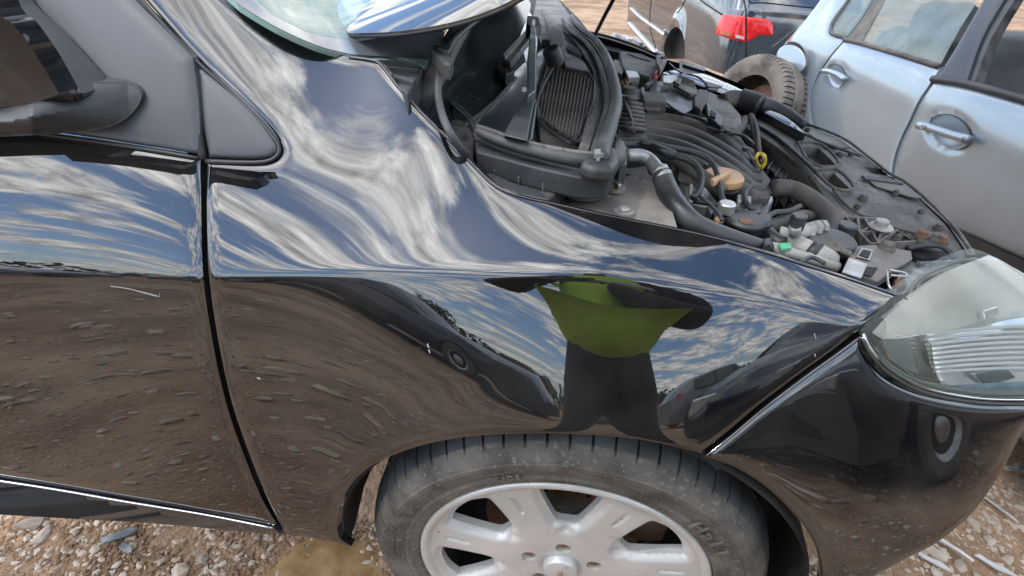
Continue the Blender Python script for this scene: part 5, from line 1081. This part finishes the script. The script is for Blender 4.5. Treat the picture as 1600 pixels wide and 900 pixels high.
def sliver(px, py, ln, wd, ang, m, name, label, cat_, grp=None, th=.004):
    p = groundpt(px, py); rn = random.Random(px); pts = []
    for s_, t_ in ((-1, -.6), (-.7, -1), (.2, -.8), (.9, -.5), (1, .3), (.5, .9), (-.3, .8), (-.9, .7)): pts.append((s_*ln/2*rn.uniform(.85, 1.1), t_*wd/2*rn.uniform(.6, 1.2)))
    c, s = math.cos(R(ang)), math.sin(R(ang)); P = [(p[0]+x*c-y*s, p[1]+x*s+y*c, p[2]+.012+rn.uniform(0, .006)) for x, y in pts]
    o = solid(name, P, (0, 0, -th), m, None, .0008); tag(o, label, cat_, grp)
sliver(190, 842, .075, .022, 30, SHARD, 'plastic_scrap', 'long grey plastic scrap lying on the dirt below the black sill', 'scrap')
sliver(200, 862, .045, .02, -20, SHARD, 'plastic_scrap', 'crumpled silvery scrap just below the long grey scrap', 'scrap')
sliver(1480, 858, .10, .012, -40, WOOD, 'splinter', 'longest white splinter running down under the front bumper corner', 'splinter', 'white splinters on the dirt')
sliver(1560, 800, .09, .012, -55, WOOD, 'splinter', 'white splinter standing apart right of the bumper', 'splinter', 'white splinters on the dirt')
sliver(1455, 882, .06, .014, -30, WOOD, 'splinter', 'short white splinter nearest the bottom of the bumper', 'splinter', 'white splinters on the dirt')
sliver(1550, 888, .08, .016, -35, WOOD, 'splinter', 'broad white splinter in the bottom right corner', 'splinter', 'white splinters on the dirt')
sliver(1585, 735, .08, .02, 10, SHARD, 'plastic_scrap', 'dark grey scrap at the right edge above the splinters', 'scrap')
# puddle
th = np.linspace(0, 2*math.pi, 40)[:-1]; c = groundpt(488, 884)
pp = [(c[0]+.02+(.165+.014*math.sin(3*t)+.008*math.sin(7*t))*math.cos(t), c[1]-.005+(.115+.01*math.cos(4*t))*math.sin(t), -.006) for t in th]
bm = bmesh.new(); bm.faces.new([bm.verts.new(p) for p in pp]); tag(fin('muddy_puddle', bm, MUD), kind='structure')
# ------------------------------------------------------------------ person taking the photograph (seen mirrored in the black paint)
def skinned(name, verts, edges, radii, m, sub=2, parent=None, root=0):
    me = bpy.data.meshes.new(name); me.from_pydata([tuple(v) for v in verts], edges, []); o = link(name, me, m, parent)
    md = o.modifiers.new('skin', 'SKIN'); md.use_smooth_shade = True
    for i, v in enumerate(me.skin_vertices[0].data if me.skin_vertices else []): pass
    if not me.skin_vertices: me.attributes  # created with the modifier
    for i, r_ in enumerate(radii):
        sv = me.skin_vertices[0].data[i]; sv.radius = r_ if isinstance(r_, tuple) else (r_, r_); sv.use_root = (i == root)
    sb = o.modifiers.new('sub', 'SUBSURF'); sb.levels = sub; sb.render_levels = sub
    return o
PX, PYY = .17, -.74
pr = empty('person', (PX, PYY, 0), 'person in a yellow hi-vis vest and dark trousers, mirrored in the black wing', 'person')
def P_(x, y, z): return (PX+x, PYY+y, z)
# body: one continuous trunk, neck, head, arms and legs in dark clothes
bv = [P_(0, 0, .98), P_(0, .0, 1.12), P_(0, .02, 1.30), P_(0, .03, 1.44), P_(-.02, .06, 1.53), P_(-.04, .09, 1.62), P_(-.04, .09, 1.72),
      P_(-.22, .03, 1.42), P_(-.40, .08, 1.06), P_(-.285, .25, 1.15),
      P_(.22, .03, 1.42), P_(.44, .08, 1.04), P_(-.03, .25, 1.14),
      P_(-.12, 0, .90), P_(-.22, .02, .50), P_(-.27, 0, .10), P_(-.28, .14, .04),
      P_(.12, 0, .90), P_(.22, .02, .50), P_(.27, 0, .10), P_(.28, .14, .04)]
be = [(0, 1), (1, 2), (2, 3), (3, 4), (4, 5), (5, 6), (3, 7), (7, 8), (8, 9), (3, 10), (10, 11), (11, 12), (0, 13), (13, 14), (14, 15), (15, 16), (0, 17), (17, 18), (18, 19), (19, 20)]
br = [(.22, .15), (.22, .15), (.23, .16), (.19, .13), .06, .09, .085, .095, .066, .042, .095, .066, .042, .11, .075, .05, .045, .11, .075, .05, .045]
skinned('body', bv, be, br, SLEEVE, 2, pr)
skinned('trousers', [P_(0, 0, 1.20), P_(0, 0, .98), P_(-.15, 0, .84), P_(-.22, .02, .50), P_(-.27, 0, .12), P_(.15, 0, .84), P_(.22, .02, .50), P_(.27, 0, .12)], [(0, 1), (1, 2), (2, 3), (3, 4), (1, 5), (5, 6), (6, 7)], [(.20, .14), (.25, .17), .145, .11, .095, .145, .11, .095], CLOTH, 2, pr, 1)
skinned('hi_vis_vest', [P_(0, .0, .86), P_(0, .01, 1.06), P_(0, .02, 1.26), P_(0, .03, 1.43), P_(-.17, .03, 1.46), P_(.17, .03, 1.46)], [(0, 1), (1, 2), (2, 3), (3, 4), (3, 5)], [(.30, .22), (.30, .22), (.26, .19), (.20, .14), (.085, .085), (.085, .085)], HIVIS, 2, pr, 2)
for zb in (1.04, 1.22):
    o = lathe('reflective_band', [(.292, -.022), (.295, 0), (.292, .022)], (0, 0, 0), (0, 0, 1), HIGREY, pr, 32); o.data.transform(Matrix.Translation(P_(0, .01, zb)) @ Matrix.Diagonal((1, .66, 1, 1)))
skinned('head', [P_(-.04, .09, 1.57), P_(-.04, .10, 1.64), P_(-.04, .10, 1.73), P_(-.04, .19, 1.645), P_(-.125, .09, 1.66), P_(.045, .09, 1.66)], [(0, 1), (1, 2), (1, 3), (1, 4), (1, 5)], [.05, .088, .08, .015, .02, .02], SKIN, 2, pr, 1)
skinned('hair', [P_(-.04, .055, 1.66), P_(-.04, .07, 1.74), P_(-.04, .12, 1.77)], [(0, 1), (1, 2)], [.085, .088, .06], CLOTH, 2, pr, 1)
for sx, hx, bx in ((-1, -.285, -.24), (1, -.03, -.10)):
    h = P_(hx, .25, 1.15); k = P_(bx, .295, 1.158)
    hand = skinned('hand', [h, ((h[0]+k[0])/2, (h[1]+k[1])/2, 1.155), k], [(0, 1), (1, 2)], [.026, (.038, .020), (.036, .016)], SKIN, 1, pr)
    for f in range(4):
        z = 1.130+f*.02; p0 = (k[0]+sx*.005, k[1], z); p1 = (k[0]-sx*.010, k[1]+.02, z+.003); p2 = (k[0]-sx*(.030-.004*abs(f-1.5)), k[1]+.022, z+.002)
        skinned('finger', [p0, p1, p2], [(0, 1), (1, 2)], [.010, .009, .0075], SKIN, 1, hand)
    skinned('thumb', [((h[0]*.4+k[0]*.6), k[1]-.02, 1.14), (k[0]-sx*.02, k[1]-.005, 1.128), (k[0]-sx*.04, k[1]-.002, 1.140)], [(0, 1), (1, 2)], [.013, .011, .009], SKIN, 1, hand)
ph = boxw('phone', (CAM[0]+.03, CAM[1]-.022, CAM[2]+.005), (.155, .008, .075), CARDK, None, bev=.003, rx=-PITCH, rz=YAW)
tag(ph, 'dark phone held sideways in the hands of the person in the yellow vest', 'phone')
# ------------------------------------------------------------------ parked cars behind the photographer (mirrored in the paint)
def simple_car(loc, rz, paint, label, est=False):
    LOCAL[0] = True
    e = empty('parked_car', loc, label, 'car', 'cars parked in the row behind the photographer', rz)
    roofp = [(-2.0, .88), (-1.9, 1.0), (-1.35, 1.40), (-.6, 1.47), (.2, 1.42), (.85, 1.0), (1.3, .95), (1.85, .80), (2.02, .62)]
    xs = np.linspace(-2.05, 2.05, 34); bm = bmesh.new(); rows = []
    rx = np.array(roofp)
    for x in xs:
        zt = np.interp(x, rx[:, 0], rx[:, 1]); waist = min(zt, .90+.03*math.cos(x)); e_ = 1-max(0, abs(x)-1.5)**2*.45; wd = .86*e_
        row = [(0, .22), (wd*.93, .22), (wd*.985, .34), (wd, .55), (wd*.985, .74), (wd*.955, waist-.02), (wd*.90, waist+.03 if zt > waist+.06 else zt-.02), (wd*.72, zt-.03), (wd*.5, zt), (0, zt+.015)]
        row = row + [(-a, b) for a, b in row[-2:0:-1]]
        rows.append([bm.verts.new((x, a, b)) for a, b in row])
    n = len(rows[0])
    for i in range(len(rows)-1):
        for k in range(n): bm.faces.new((rows[i][k], rows[i][(k+1) % n], rows[i+1][(k+1) % n], rows[i+1][k]))
    bm.faces.new(rows[0]); bm.faces.new(rows[-1][::-1])
    body = fin('body', bm, paint, e, smooth=True); soft_edges(body, 50)
    for sy in (-1, 1):
        for x0, x1 in ((-1.45, -.75), (-.70, .12), (.16, .72)):
            z1 = [np.interp(x0, rx[:, 0], rx[:, 1])-.07, np.interp(x1, rx[:, 0], rx[:, 1])-.07]
            yb, yt = .845*sy, .655*sy
            P = [(x0, yb, .95), (x1, yb, .95), (x1, yt*(1 if z1[1] > 1.1 else 1.2), max(z1[1], .97)), (x0, yt, z1[0])]
            solid('window', P, (0, .02*sy, 0), DGLASS if False else CARDK, e, .002)
        for wx in (-1.27, 1.30):
            c = (wx, sy*.825, .31); t_ = soft_edges(lathe('wheel', [(.2, -.02), (.21, .07), (.29, .07), (.315, .04), (.315, -.10)], c, (0, sy, 0), TYRE, e, 32))
            soft_edges(lathe('hub_cap', [(0, .055), (.08, .05), (.12, .03), (.19, .045), (.21, .06)], c, (0, sy, 0), STEEL, t_, 24))
            lathe('wheel_arch', [(.0, .062), (.36, .064), (.365, .03)], (wx, sy*.802, .33), (0, sy, 0), DARK, e, 28)
        boxw('headlight', (1.9, sy*.6, .68), (.18, .34, .14), STEEL, e, rz=-sy*.5, bev=.03)
        boxw('tail_light', (-1.93, sy*.66, .84), (.12, .2, .2), REDL, e, rz=sy*.3, bev=.02)
    boxw('grille', (2.02, 0, .60), (.06, .8, .12), DARK, e, bev=.02)
    boxw('lower_grille', (2.03, 0, .38), (.06, 1.2, .16), DARK, e, bev=.02)
    LOCAL[0] = False
    return e
simple_car((3.95, -1.88, -.06), R(179), CARDK, 'dark grey car on steel wheels parked nose-on at the right behind the photographer')
simple_car((-3.4, -7.2, 0), R(8), CARBL, 'blue black car parked side-on at the left behind the photographer')
simple_car((1.5, -8.8, 0), R(2), CARDK, 'charcoal car parked side-on straight behind the photographer')
simple_car((-9.0, -7.6, 0), R(-4), CARGR, 'pale grey car parked furthest left behind the photographer')
simple_car((6.8, -7.8, 0), R(10), CARGR, 'mid grey car parked furthest right behind the photographer')
# ------------------------------------------------------------------ trees on the skyline behind the yard
def foliage(bm, c, rad, n, s, rn):
    for _ in range(n):
        d = Vector((rn.gauss(0, 1), rn.gauss(0, 1), rn.gauss(0, 1))).normalized()*rn.uniform(.45, 1)**.5; p = Vector(c)+Vector((d.x*rad[0], d.y*rad[1], d.z*rad[2]))
        u = Vector((rn.gauss(0, 1), rn.gauss(0, 1), rn.gauss(0, 1))).normalized(); v = u.orthogonal().normalized(); bm.faces.new([bm.verts.new(p+u*s*a+v*s*b) for a, b in ((-1, -.6), (1, -.5), (.8, .7), (-.7, .6))])
rn = random.Random(4); bm = bmesh.new()
for k in range(70):
    a = math.pi+math.pi*(k+.5)/70; d = rn.uniform(55, 75); foliage(bm, (d*math.cos(a), d*math.sin(a), rn.uniform(.6, 1.6)), (4.5, 4.5, rn.uniform(1.6, 3.2)), 90, .5, rn)
tag(fin('far_hedgerow', bm, LEAF), 'dark far hedgerow along the skyline mirrored in the black paint', 'hedge', kind='stuff')
for i, (x, y, h) in enumerate(((4, -42, 6), (-14, -40, 5), (17, -38, 6.5))):
    tr = empty('tree', (x, y, 0), ['tree on the skyline straight behind the photographer', 'slim tree on the skyline to the left', 'broad tree on the skyline to the right'][i], 'tree', 'trees on the skyline')
    pipe('trunk', [(x, y, -.3), (x+.1, y, h*.3), (x-.1, y+.1, h*.6)], [.22, .16, .09], BARK, tr, world=True)
    bm = bmesh.new()
    for k in range(7): foliage(bm, (x+rn.uniform(-1.3, 1.3), y+rn.uniform(-1.3, 1.3), h*.62+rn.uniform(-.8, 1.3)), (1.1, 1.1, .8), 90, .16, rn)
    fin('crown', bm, LEAF, tr)
